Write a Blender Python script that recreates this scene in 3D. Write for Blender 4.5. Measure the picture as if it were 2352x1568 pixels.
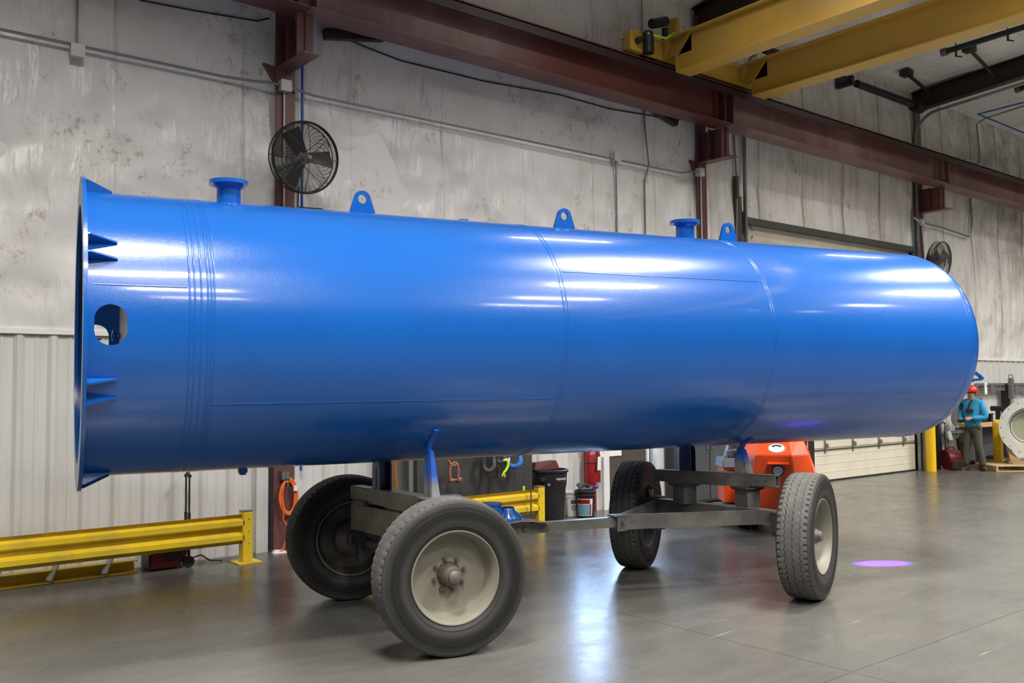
import bpy, bmesh, math, random
from math import sin, cos, pi, radians, sqrt, atan2, tan
from mathutils import Vector, Matrix
random.seed(7)
S = bpy.context.scene
for o in list(bpy.data.objects): bpy.data.objects.remove(o)
COL = S.collection
V = Vector

# ------------------------------------------------------------------ camera
F_PX, YAW, PITCH, ROLL, EYE = 2117.0, 51.0, 2.9, 0.46, 1.83
_y, _p, _r = radians(YAW), radians(PITCH), radians(ROLL)
FW = V((cos(_y)*cos(_p), sin(_y)*cos(_p), sin(_p)))
_rt = V((sin(_y), -cos(_y), 0)); _up = _rt.cross(FW)
RT = _rt*cos(_r) - _up*sin(_r); UP = _up*cos(_r) + _rt*sin(_r)
EYEP = V((0, 0, EYE))
cd = bpy.data.cameras.new('camera'); cam = bpy.data.objects.new('camera', cd); COL.objects.link(cam)
cd.sensor_width = 36; cd.lens = F_PX/2352*36; cd.clip_end = 200; cd.clip_start = 0.05
cam.matrix_world = Matrix(((RT.x, UP.x, -FW.x, 0), (RT.y, UP.y, -FW.y, 0), (RT.z, UP.z, -FW.z, EYE), (0, 0, 0, 1)))
S.camera = cam
def ray(px, py):
    return (FW + RT*((px-1176)/F_PX) - UP*((py-784)/F_PX)).normalized()
def at(px, py, Y):                       # pixel on the vertical plane y = Y
    d = ray(px, py); return EYEP + d*(Y/d.y)
def onz(px, py, z=0.0):                  # pixel on the level z
    d = ray(px, py); return EYEP + d*((z-EYE)/d.z)

# ------------------------------------------------------------------ world, exposure, lights
w = bpy.data.worlds.new('world'); S.world = w; w.use_nodes = True
w.node_tree.nodes['Background'].inputs[0].default_value = (0.55, 0.58, 0.62, 1)
w.node_tree.nodes['Background'].inputs[1].default_value = 0.05
S.view_settings.view_transform = 'Standard'; S.view_settings.look = 'None'
S.view_settings.gamma = 1.0; S.view_settings.exposure = 0.0
S.view_settings.use_curve_mapping = False
LAMPS = []
def lamp(x, y, z, W, sx=1.8, sy=0.5, col=(1.0, 0.955, 0.90)):
    L = bpy.data.lights.new('lamp', 'AREA'); L.shape = 'RECTANGLE'; L.size = sx; L.size_y = sy
    L.energy = W; L.color = col; L.spread = radians(140)
    o = bpy.data.objects.new('high_bay_light_source', L); COL.objects.link(o); o.location = (x, y, z); LAMPS.append((x, y, z))
POW = 470
for X in (1.3, 8.6, 15.6, 23.0, 30.0):
    for Yy in (7.3, 3.6, 0.0, -3.9, -7.4):
        if X < 2 and Yy > 6: continue
        lamp(X, Yy, 8.28+0.07*(10-Yy)-0.45, POW*(0.07 if Yy > 6 else 1.0), 1.8, 0.15 if Yy > 6 else 0.5)
for Yy in (0.0, -4.0): lamp(-6.0, Yy, 8.5, POW)

# ------------------------------------------------------------------ materials
def newmat(name):
    m = bpy.data.materials.new(name); m.use_nodes = True
    nt = m.node_tree; b = nt.nodes['Principled BSDF']; return m, nt, b
def N(nt, t, **kw):
    n = nt.nodes.new(t)
    for k, v in kw.items():
        if k in n.inputs: n.inputs[k].default_value = v
        else: setattr(n, k, v)
    return n
def coords(nt, scale=(1, 1, 1)):
    tc = N(nt, 'ShaderNodeTexCoord'); mp = N(nt, 'ShaderNodeMapping'); mp.inputs['Scale'].default_value = scale
    nt.links.new(tc.outputs['Object'], mp.inputs['Vector']); return mp.outputs[0]
def noise(nt, vec, scale, detail=5, rough=0.6):
    n = N(nt, 'ShaderNodeTexNoise'); n.inputs['Scale'].default_value = scale; n.inputs['Detail'].default_value = detail
    n.inputs['Roughness'].default_value = rough; nt.links.new(vec, n.inputs['Vector']); return n.outputs['Fac']
def ramp(nt, fac, a, b, ca=(0, 0, 0, 1), cb=(1, 1, 1, 1)):
    r = N(nt, 'ShaderNodeValToRGB'); e = r.color_ramp.elements; e[0].position = a; e[1].position = b
    e[0].color = ca; e[1].color = cb; nt.links.new(fac, r.inputs[0]); return r.outputs[0]
def mixc(nt, fac, a, b):
    m = N(nt, 'ShaderNodeMix', data_type='RGBA')
    if isinstance(fac, float): m.inputs[0].default_value = fac
    else: nt.links.new(fac, m.inputs[0])
    for i, c in ((6, a), (7, b)):
        if isinstance(c, tuple): m.inputs[i].default_value = c if len(c) == 4 else c+(1,)
        else: nt.links.new(c, m.inputs[i])
    return m.outputs[2]
def mth(nt, op, a, b=None):
    m = N(nt, 'ShaderNodeMath', operation=op)
    for i, c in ((0, a), (1, b)):
        if c is None: continue
        if isinstance(c, (int, float)): m.inputs[i].default_value = c
        else: nt.links.new(c, m.inputs[i])
    return m.outputs[0]
def bump(nt, b, h, strength=0.3, dist=0.01):
    n = N(nt, 'ShaderNodeBump'); n.inputs['Strength'].default_value = strength; n.inputs['Distance'].default_value = dist
    nt.links.new(h, n.inputs['Height']); nt.links.new(n.outputs[0], b.inputs['Normal'])
def simple(name, col, rough=0.5, metal=0.0, dirt=None, amt=0.25, scale=6.0, bmp=0.0, bs=60, coat=0.0, spec=None):
    m, nt, b = newmat(name)
    b.inputs['Roughness'].default_value = rough; b.inputs['Metallic'].default_value = metal
    if coat: b.inputs['Coat Weight'].default_value = coat; b.inputs['Coat Roughness'].default_value = 0.08
    if spec is not None: b.inputs['Specular IOR Level'].default_value = spec
    v = coords(nt)
    d = dirt or tuple(c*0.6 for c in col)
    f = ramp(nt, noise(nt, v, scale), 0.42, 0.72)
    f2 = mth(nt, 'MULTIPLY', f, amt)
    nt.links.new(mixc(nt, f2, col, d), b.inputs['Base Color'])
    if bmp: bump(nt, b, noise(nt, v, bs, 3), bmp, 0.004)
    return m
M = {}
# tank enamel with orange peel
m, nt, b = newmat('blue_enamel'); M['blue'] = m
v = coords(nt)
f = ramp(nt, noise(nt, v, 1.2), 0.35, 0.75)
nt.links.new(mixc(nt, f, (0.006, 0.092, 0.385), (0.005, 0.083, 0.35)), b.inputs['Base Color'])
b.inputs['Roughness'].default_value = 0.22; b.inputs['Specular IOR Level'].default_value = 0.3
b.inputs['Coat Weight'].default_value = 0.5; b.inputs['Coat Roughness'].default_value = 0.10
bump(nt, b, noise(nt, v, 140, 2), 0.22, 0.004)
M['bluedk'] = simple('blue_brush_paint', (0.006, 0.025, 0.12), 0.35, dirt=(0.02, 0.05, 0.2), amt=0.3)
# overspray: blue fading down to grey steel
m, nt, b = newmat('overspray_steel'); M['spray'] = m
tc = N(nt, 'ShaderNodeTexCoord'); sp = N(nt, 'ShaderNodeSeparateXYZ'); nt.links.new(tc.outputs['Object'], sp.inputs[0])
h = mth(nt, 'ADD', mth(nt, 'SUBTRACT', sp.outputs[2], 1.0), mth(nt, 'MULTIPLY', noise(nt, tc.outputs['Object'], 9), 0.05))
f = ramp(nt, h, 0.13, 0.22)
nt.links.new(mixc(nt, f, (0.22, 0.24, 0.25), (0.012, 0.11, 0.55)), b.inputs['Base Color']); b.inputs['Roughness'].default_value = 0.4
M['cart'] = simple('cart_grey_paint', (0.075, 0.073, 0.070), 0.38, dirt=(0.20, 0.19, 0.15), amt=0.55, scale=3.5, bmp=0.08)
M['cart2'] = simple('cart_dark_paint', (0.035, 0.036, 0.04), 0.45, amt=0.3)
M['wheelpaint'] = simple('cream_wheel_paint', (0.185, 0.177, 0.140), 0.5, dirt=(0.15, 0.12, 0.08), amt=0.35, scale=7)
M['hub'] = simple('greasy_hub_steel', (0.13, 0.12, 0.11), 0.5, 0.3, dirt=(0.10, 0.04, 0.03), amt=0.5, scale=12)
M['rimdark'] = simple('shaded_inner_rim', (0.035, 0.030, 0.025), 0.6, dirt=(0.12, 0.11, 0.09), amt=0.4)  # shade inside the wheel painted in as a dark colour
M['rusthub'] = simple('red_oxide_hub', (0.10, 0.025, 0.02), 0.6)
M['tyre'] = simple('tyre_tread_rubber', (0.080, 0.078, 0.074), 0.85, dirt=(0.14, 0.136, 0.125), amt=0.5, scale=9, bmp=0.2, bs=90)
m, nt, b = newmat('tyre_sidewall_rubber'); M['tyreside'] = m
tc = N(nt, 'ShaderNodeTexCoord'); sp = N(nt, 'ShaderNodeSeparateXYZ'); nt.links.new(tc.outputs['Object'], sp.inputs[0])
rad = mth(nt, 'SQRT', mth(nt, 'ADD', mth(nt, 'POWER', sp.outputs[0], 2.0), mth(nt, 'POWER', sp.outputs[2], 2.0)))
rad = mth(nt, 'ADD', rad, mth(nt, 'MULTIPLY', mth(nt, 'SUBTRACT', noise(nt, tc.outputs['Object'], 4, 5), 0.5), 0.05))
r_ = N(nt, 'ShaderNodeValToRGB'); el = r_.color_ramp.elements; nt.links.new(rad, r_.inputs[0])
el[0].position = 0.33; el[0].color = (0.016, 0.016, 0.016, 1); el[1].position = 0.545; el[1].color = (0.050, 0.049, 0.046, 1)
for p_, c_ in ((0.375, 0.034), (0.415, 0.010), (0.465, 0.009), (0.505, 0.032)): e_ = el.new(p_); e_.color = (c_, c_*0.98, c_*0.95, 1)
nt.links.new(r_.outputs[0], b.inputs['Base Color']); b.inputs['Roughness'].default_value = 0.55; b.inputs['Specular IOR Level'].default_value = 0.35
M['tyredust'] = simple('dusty_shoulder_rubber', (0.036, 0.035, 0.034), 0.75, dirt=(0.09, 0.088, 0.083), amt=0.5, scale=5.0)
M['galv'] = simple('galvanised_steel', (0.30, 0.32, 0.32), 0.38, 0.65, amt=0.3)
M['boxm'] = simple('pale_junction_box_metal', (0.62, 0.63, 0.62), 0.45, 0.2, amt=0.2)
M['darkbox'] = simple('dark_box_metal', (0.10, 0.10, 0.09), 0.5, 0.3)
M['black'] = simple('black_plastic', (0.012, 0.012, 0.013), 0.45, dirt=(0.05, 0.05, 0.05), amt=0.3)
M['blacksteel'] = simple('black_steel', (0.02, 0.02, 0.022), 0.45, 0.3)
M['wire'] = simple('fan_wire_grey', (0.055, 0.055, 0.05), 0.5, 0.3)
M['yellow'] = simple('safety_yellow_paint', (0.80, 0.56, 0.025), 0.38, dirt=(0.30, 0.26, 0.10), amt=0.35, scale=4.0, bmp=0.05)
M['bollard'] = simple('bollard_yellow', (0.85, 0.52, 0.01), 0.35, amt=0.15)
M['craney'] = simple('crane_yellow_paint', (0.56, 0.33, 0.045), 0.36, dirt=(0.36, 0.25, 0.06), amt=0.3, scale=1.5)
M['orange'] = simple('forklift_orange', (0.80, 0.085, 0.012), 0.35, dirt=(0.5, 0.05, 0.01), amt=0.3, coat=0.3)
M['cord'] = simple('orange_cord_jacket', (0.85, 0.17, 0.02), 0.5)
M['redmover'] = simple('dark_red_plastic', (0.13, 0.014, 0.012), 0.4, dirt=(0.12, 0.03, 0.025), amt=0.4)
M['red'] = simple('signal_red_paint', (0.27, 0.008, 0.010), 0.35, amt=0.2)
M['white'] = simple('white_paint', (0.75, 0.75, 0.73), 0.45, amt=0.1)
M['paper'] = simple('white_paper', (0.80, 0.80, 0.78), 0.8, amt=0.05)
M['bucket'] = simple('dirty_white_plastic', (0.62, 0.61, 0.56), 0.4, dirt=(0.35, 0.2, 0.12), amt=0.3)
M['wood'] = simple('pallet_wood', (0.52, 0.38, 0.20), 0.7, dirt=(0.30, 0.20, 0.10), amt=0.5, scale=10)
M['board'] = simple('brown_board', (0.30, 0.16, 0.05), 0.6, amt=0.4)
M['cardboard'] = simple('cardboard', (0.20, 0.13, 0.07), 0.8)
M['greyrack'] = simple('dark_rack_steel', (0.055, 0.058, 0.06), 0.5, 0.2, dirt=(0.12, 0.12, 0.11), amt=0.35, scale=3)
M['doorbrown'] = simple('dark_brown_door', (0.075, 0.065, 0.05), 0.5, amt=0.2)
M['cabinet'] = simple('slate_cabinet', (0.07, 0.075, 0.08), 0.45, amt=0.2)
M['chain'] = simple('chain_steel', (0.16, 0.15, 0.14), 0.4, 0.7)
M['rust'] = simple('rusty_shackle', (0.30, 0.09, 0.05), 0.6, dirt=(0.3, 0.25, 0.2), amt=0.6, scale=15)
M['lime'] = simple('lime_hook_paint', (0.62, 0.85, 0.03), 0.4)
M['bluesling'] = simple('blue_sling_fabric', (0.03, 0.16, 0.48), 0.7, amt=0.5, scale=14)
M['greysling'] = simple('grey_sling_fabric', (0.07, 0.07, 0.075), 0.8, dirt=(0.16, 0.16, 0.16), amt=0.4, scale=14)
M['redbrown'] = simple('maroon_plastic', (0.10, 0.02, 0.015), 0.5)
M['flgrey'] = simple('grey_machine_plastic', (0.15, 0.18, 0.23), 0.3)
M['lens'] = simple('clear_lamp_lens', (0.55, 0.55, 0.6), 0.15, amt=0.3, scale=50)
M['disc'] = simple('steel_disc', (0.20, 0.19, 0.18), 0.5, 0.4, amt=0.4)
M['drum'] = simple('drum_cream_paint', (0.66, 0.66, 0.60), 0.3, amt=0.08)
M['druminner'] = simple('drum_primer_inside', (0.42, 0.44, 0.30), 0.5, amt=0.3)
M['skin'] = simple('skin', (0.50, 0.26, 0.18), 0.5, amt=0.1)
M['hoodie'] = simple('turquoise_hoodie', (0.035, 0.33, 0.62), 0.85, dirt=(0.03, 0.26, 0.5), amt=0.5, scale=8, bmp=0.3, bs=30)
M['trousers'] = simple('grey_green_trousers', (0.065, 0.062, 0.050), 0.85, dirt=(0.11, 0.10, 0.08), amt=0.5, scale=8, bmp=0.4, bs=18)
M['boots'] = simple('brown_boots', (0.06, 0.022, 0.02), 0.6)
M['beard'] = simple('grey_beard', (0.16, 0.13, 0.11), 0.9, amt=0.4, scale=40)
M['hat'] = simple('red_hard_hat', (0.62, 0.03, 0.02), 0.3)
M['conc'] = simple('light_steel_face', (0.52, 0.55, 0.55), 0.42, 0.1, amt=0.12)
M['bulk'] = simple('grey_primer', (0.40, 0.42, 0.47), 0.4, amt=0.2)
M['farwall'] = simple('far_wall_dark_sheet', (0.16, 0.15, 0.14), 0.6)
M['rope'] = simple('black_cable', (0.01, 0.01, 0.01), 0.5)
M['bluepipe'] = simple('blue_pipe_paint', (0.03, 0.12, 0.42), 0.4)
M['label_b'] = simple('teal_label', (0.16, 0.36, 0.42), 0.5)
# oxide red steel with pale dust streaks and lit stretches painted in along X
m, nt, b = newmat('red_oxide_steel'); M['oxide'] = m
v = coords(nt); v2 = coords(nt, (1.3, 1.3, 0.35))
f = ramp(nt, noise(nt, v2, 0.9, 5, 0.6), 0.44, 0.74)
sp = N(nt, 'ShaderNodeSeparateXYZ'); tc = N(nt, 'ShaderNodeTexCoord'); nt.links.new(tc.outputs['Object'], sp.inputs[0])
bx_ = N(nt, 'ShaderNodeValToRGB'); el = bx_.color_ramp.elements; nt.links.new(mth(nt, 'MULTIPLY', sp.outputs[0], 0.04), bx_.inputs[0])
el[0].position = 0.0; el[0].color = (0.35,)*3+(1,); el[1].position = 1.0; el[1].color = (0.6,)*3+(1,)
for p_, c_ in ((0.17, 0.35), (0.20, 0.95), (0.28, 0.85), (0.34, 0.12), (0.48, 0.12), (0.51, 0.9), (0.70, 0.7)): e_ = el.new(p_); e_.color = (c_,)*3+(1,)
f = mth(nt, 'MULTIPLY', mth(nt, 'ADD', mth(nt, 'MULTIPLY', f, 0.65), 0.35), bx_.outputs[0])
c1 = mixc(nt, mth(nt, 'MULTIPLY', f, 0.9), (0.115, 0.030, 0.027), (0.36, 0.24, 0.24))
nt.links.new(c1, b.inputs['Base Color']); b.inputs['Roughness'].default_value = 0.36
M['oxidedk'] = simple('dark_oxide_steel', (0.030, 0.012, 0.012), 0.5, amt=0.2)

# vinyl faced insulation
def insulation(name, kind):
    m, nt, b = newmat(name)
    tc = N(nt, 'ShaderNodeTexCoord'); o = tc.outputs['Object']
    sp = N(nt, 'ShaderNodeSeparateXYZ'); nt.links.new(o, sp.inputs[0]); X, Z = sp.outputs[0], sp.outputs[2]
    base = mixc(nt, ramp(nt, noise(nt, o, 0.9, 4), 0.35, 0.7), (0.82, 0.815, 0.80), (0.74, 0.73, 0.70))
    # scattered brown scuffs
    big = ramp(nt, noise(nt, o, 1.1, 4, 0.6), 0.47, 0.60)
    mp = N(nt, 'ShaderNodeMapping'); mp.inputs['Scale'].default_value = (1, 1, 0.8); mp.inputs['Rotation'].default_value = (0, 0.6, 0); nt.links.new(o, mp.inputs['Vector'])
    sm = ramp(nt, noise(nt, mp.outputs[0], 9.0, 9, 0.80), 0.54, 0.62)
    sc = mth(nt, 'MULTIPLY', big, sm)
    base = mixc(nt, mth(nt, 'MULTIPLY', sc, 0.62), base, (0.24, 0.17, 0.105))
    base = mixc(nt, mth(nt, 'MULTIPLY', ramp(nt, noise(nt, o, 2.2, 6, 0.7), 0.5, 0.8), 0.22), base, (0.56, 0.49, 0.38))
    if kind == 'wall':
        # roof-leak streaks near the overhead door, heavier dirt towards the right end
        mp2 = N(nt, 'ShaderNodeMapping'); mp2.inputs['Scale'].default_value = (3.2, 1, 0.22); nt.links.new(o, mp2.inputs['Vector'])
        st = ramp(nt, noise(nt, mp2.outputs[0], 1.6, 6, 0.7), 0.47, 0.72)
        reg = ramp(nt, mth(nt, 'MULTIPLY', X, 0.05), 0.58, 0.68)
        base = mixc(nt, mth(nt, 'MULTIPLY', mth(nt, 'MULTIPLY', st, reg), 0.45), base, (0.30, 0.22, 0.13))
        sd_ = mth(nt, 'MULTIPLY', ramp(nt, mth(nt, 'PINGPONG', X, 0.69), 0.0, 0.06, (1, 1, 1, 1), (0, 0, 0, 1)), mth(nt, 'MULTIPLY', reg, ramp(nt, noise(nt, o, 1.3, 3), 0.35, 0.6)))
        base = mixc(nt, mth(nt, 'MULTIPLY', sd_, 0.75), base, (0.16, 0.105, 0.05))
        reg2 = ramp(nt, mth(nt, 'ADD', mth(nt, 'MULTIPLY', X, 0.03), mth(nt, 'MULTIPLY', Z, 0.04)), 0.84, 0.98)
        base = mixc(nt, mth(nt, 'MULTIPLY', mth(nt, 'MULTIPLY', ramp(nt, noise(nt, o, 1.7, 7, 0.7), 0.40, 0.62), reg2), 0.62), base, (0.16, 0.13, 0.085))
        # vertical lap seams every 1.38 m
        fx = mth(nt, 'PINGPONG', mth(nt, 'ADD', X, 0.0), 0.69)
        seam = ramp(nt, fx, 0.0, 0.03, (1, 1, 1, 1), (0, 0, 0, 1))
        base = mixc(nt, mth(nt, 'MULTIPLY', seam, 0.12), base, (0.40, 0.36, 0.30))
        # wrinkles: diagonal folds fanning from the girt
        wv = N(nt, 'ShaderNodeMapping'); wv.inputs['Rotation'].default_value = (0, -0.75, 0); wv.inputs['Scale'].default_value = (3.6, 1, 0.8); nt.links.new(o, wv.inputs['Vector'])
        wr = noise(nt, wv.outputs[0], 0.9, 4, 0.55)
        wv2 = N(nt, 'ShaderNodeMapping'); wv2.inputs['Rotation'].default_value = (0, 0.5, 0); wv2.inputs['Scale'].default_value = (6.0, 1, 1.6); nt.links.new(o, wv2.inputs['Vector'])
        wr2 = noise(nt, wv2.outputs[0], 1.0, 3, 0.5)
        hh = mth(nt, 'ADD', mth(nt, 'ADD', mth(nt, 'MULTIPLY', wr, 0.7), mth(nt, 'MULTIPLY', wr2, 0.35)), mth(nt, 'MULTIPLY', seam, 0.12))
        mask = ramp(nt, noise(nt, o, 0.8, 2), 0.40, 0.62)
        bump(nt, b, mth(nt, 'MULTIPLY', hh, mth(nt, 'ADD', mth(nt, 'MULTIPLY', mask, 1.0), 0.10)), 0.9, 0.14)
    else:
        fy = mth(nt, 'PINGPONG', mth(nt, 'ADD', X, 0.3), 0.75)
        seam = ramp(nt, fy, 0.0, 0.03, (1, 1, 1, 1), (0, 0, 0, 1))
        base = mixc(nt, mth(nt, 'MULTIPLY', seam, 0.35), base, (0.30, 0.24, 0.16))
        bump(nt, b, noise(nt, o, 1.2, 4), 0.5, 0.12)
    nt.links.new(base, b.inputs['Base Color']); b.inputs['Roughness'].default_value = 0.36
    return m
M['insul'] = insulation('vinyl_insulation_wall', 'wall'); M['ceil'] = insulation('vinyl_insulation_ceiling', 'ceiling')
# ribbed liner sheet
m, nt, b = newmat('white_liner_sheet'); M['liner'] = m
v = coords(nt, (5, 5, 0.35))
f = ramp(nt, noise(nt, v, 1.5, 6, 0.7), 0.45, 0.8)
c1 = mixc(nt, mth(nt, 'MULTIPLY', f, 0.45), (0.60, 0.60, 0.59), (0.42, 0.38, 0.30))
nt.links.new(c1, b.inputs['Base Color']); b.inputs['Roughness'].default_value = 0.4
# sectional door
M['door'] = simple('cream_door_panel', (0.70, 0.66, 0.54), 0.45, dirt=(0.45, 0.42, 0.36), amt=0.35, scale=2.5)
# floor
m, nt, b = newmat('polished_concrete'); M['floor'] = m
tc = N(nt, 'ShaderNodeTexCoord'); o = tc.outputs['Object']
sp = N(nt, 'ShaderNodeSeparateXYZ'); nt.links.new(o, sp.inputs[0]); X, Y = sp.outputs[0], sp.outputs[1]
f1 = ramp(nt, noise(nt, o, 0.55, 6, 0.62), 0.35, 0.68)
base = mixc(nt, f1, (0.076, 0.0745, 0.068), (0.116, 0.113, 0.103))
mp = N(nt, 'ShaderNodeMapping'); mp.inputs['Rotation'].default_value = (0, 0, -0.35); mp.inputs['Scale'].default_value = (0.5, 2.6, 1); nt.links.new(o, mp.inputs['Vector'])
f2 = ramp(nt, noise(nt, mp.outputs[0], 1.1, 7, 0.7), 0.42, 0.75)
base = mixc(nt, mth(nt, 'MULTIPLY', f2, 0.45), base, (0.062, 0.061, 0.057))
f3 = ramp(nt, noise(nt, o, 22.0, 6, 0.75), 0.72, 0.76)
base = mixc(nt, mth(nt, 'MULTIPLY', f3, 0.4), base, (0.26, 0.25, 0.20))
mpb = N(nt, 'ShaderNodeMapping'); mpb.inputs['Rotation'].default_value = (0, 0, -0.2); mpb.inputs['Scale'].default_value = (1.0, 4.0, 1); nt.links.new(o, mpb.inputs['Vector'])
f4 = ramp(nt, noise(nt, mpb.outputs[0], 2.2, 7, 0.62), 0.30, 0.78)
base = mixc(nt, mth(nt, 'MULTIPLY', f4, 0.38), base, (0.150, 0.147, 0.133))
f5 = ramp(nt, noise(nt, o, 38.0, 5, 0.7), 0.35, 0.7)
base = mixc(nt, mth(nt, 'MULTIPLY', f5, 0.18), base, (0.05, 0.05, 0.048))
mpc = N(nt, 'ShaderNodeMapping'); mpc.inputs['Rotation'].default_value = (0, 0, 0.9); mpc.inputs['Scale'].default_value = (0.8, 16.0, 1); nt.links.new(o, mpc.inputs['Vector'])
f6 = ramp(nt, noise(nt, mpc.outputs[0], 1.3, 3, 0.6), 0.70, 0.73)
base = mixc(nt, mth(nt, 'MULTIPLY', f6, 0.5), base, (0.30, 0.28, 0.22))
# sawn joints
def joint(c, pos, wd=0.005):
    return ramp(nt, mth(nt, 'ABSOLUTE', mth(nt, 'SUBTRACT', c, pos)), wd, wd*1.8, (1, 1, 1, 1), (0, 0, 0, 1))
j = joint(Y, 3.3)
for c, p in ((Y, 7.0), (Y, -0.4), (X, 5.45), (X, 9.75), (X, 1.15), (X, 14.05), (X, 18.3)):
    j = mth(nt, 'MAXIMUM', j, joint(c, p))
base = mixc(nt, mth(nt, 'MULTIPLY', j, 0.7), base, (0.05, 0.045, 0.04))
# curved tyre scuffs
def arc(cx, cy, r, wd):
    d = mth(nt, 'SQRT', mth(nt, 'ADD', mth(nt, 'POWER', mth(nt, 'SUBTRACT', X, cx), 2.0), mth(nt, 'POWER', mth(nt, 'SUBTRACT', Y, cy), 2.0)))
    return ramp(nt, mth(nt, 'ABSOLUTE', mth(nt, 'SUBTRACT', d, r)), wd*0.7, wd, (1, 1, 1, 1), (0, 0, 0, 1))
a = mth(nt, 'MAXIMUM', mth(nt, 'MAXIMUM', arc(9.6, 6.5, 2.2, 0.10), arc(9.5, 6.8, 3.0, 0.08)), arc(12.5, 2.0, 3.6, 0.10))
a = mth(nt, 'MULTIPLY', a, ramp(nt, noise(nt, o, 1.1, 5), 0.45, 0.62))
base = mixc(nt, mth(nt, 'MULTIPLY', a, 0.45), base, (0.085, 0.085, 0.082))
nt.links.new(base, b.inputs['Base Color'])
rr = ramp(nt, noise(nt, o, 1.6, 6, 0.7), 0.3, 0.75, (0.19, 0.19, 0.19, 1), (0.36, 0.36, 0.36, 1))
nt.links.new(rr, b.inputs['Roughness'])
bump(nt, b, noise(nt, o, 5, 4, 0.55), 0.06, 0.01)
def emit(name, col, st):
    m, nt, b = newmat(name); b.inputs['Base Color'].default_value = col+(1,)
    b.inputs['Emission Color'].default_value = col+(1,); b.inputs['Emission Strength'].default_value = st; return m
M['blue_glow'] = emit('added_blue_glow', (0.40, 0.62, 1.0), 22.0)  # glow of the panes added behind the tank, tints the floor blue
M['lampglow'] = emit('lit_lamp_lens', (1, 0.96, 0.9), 6.0)

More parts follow.
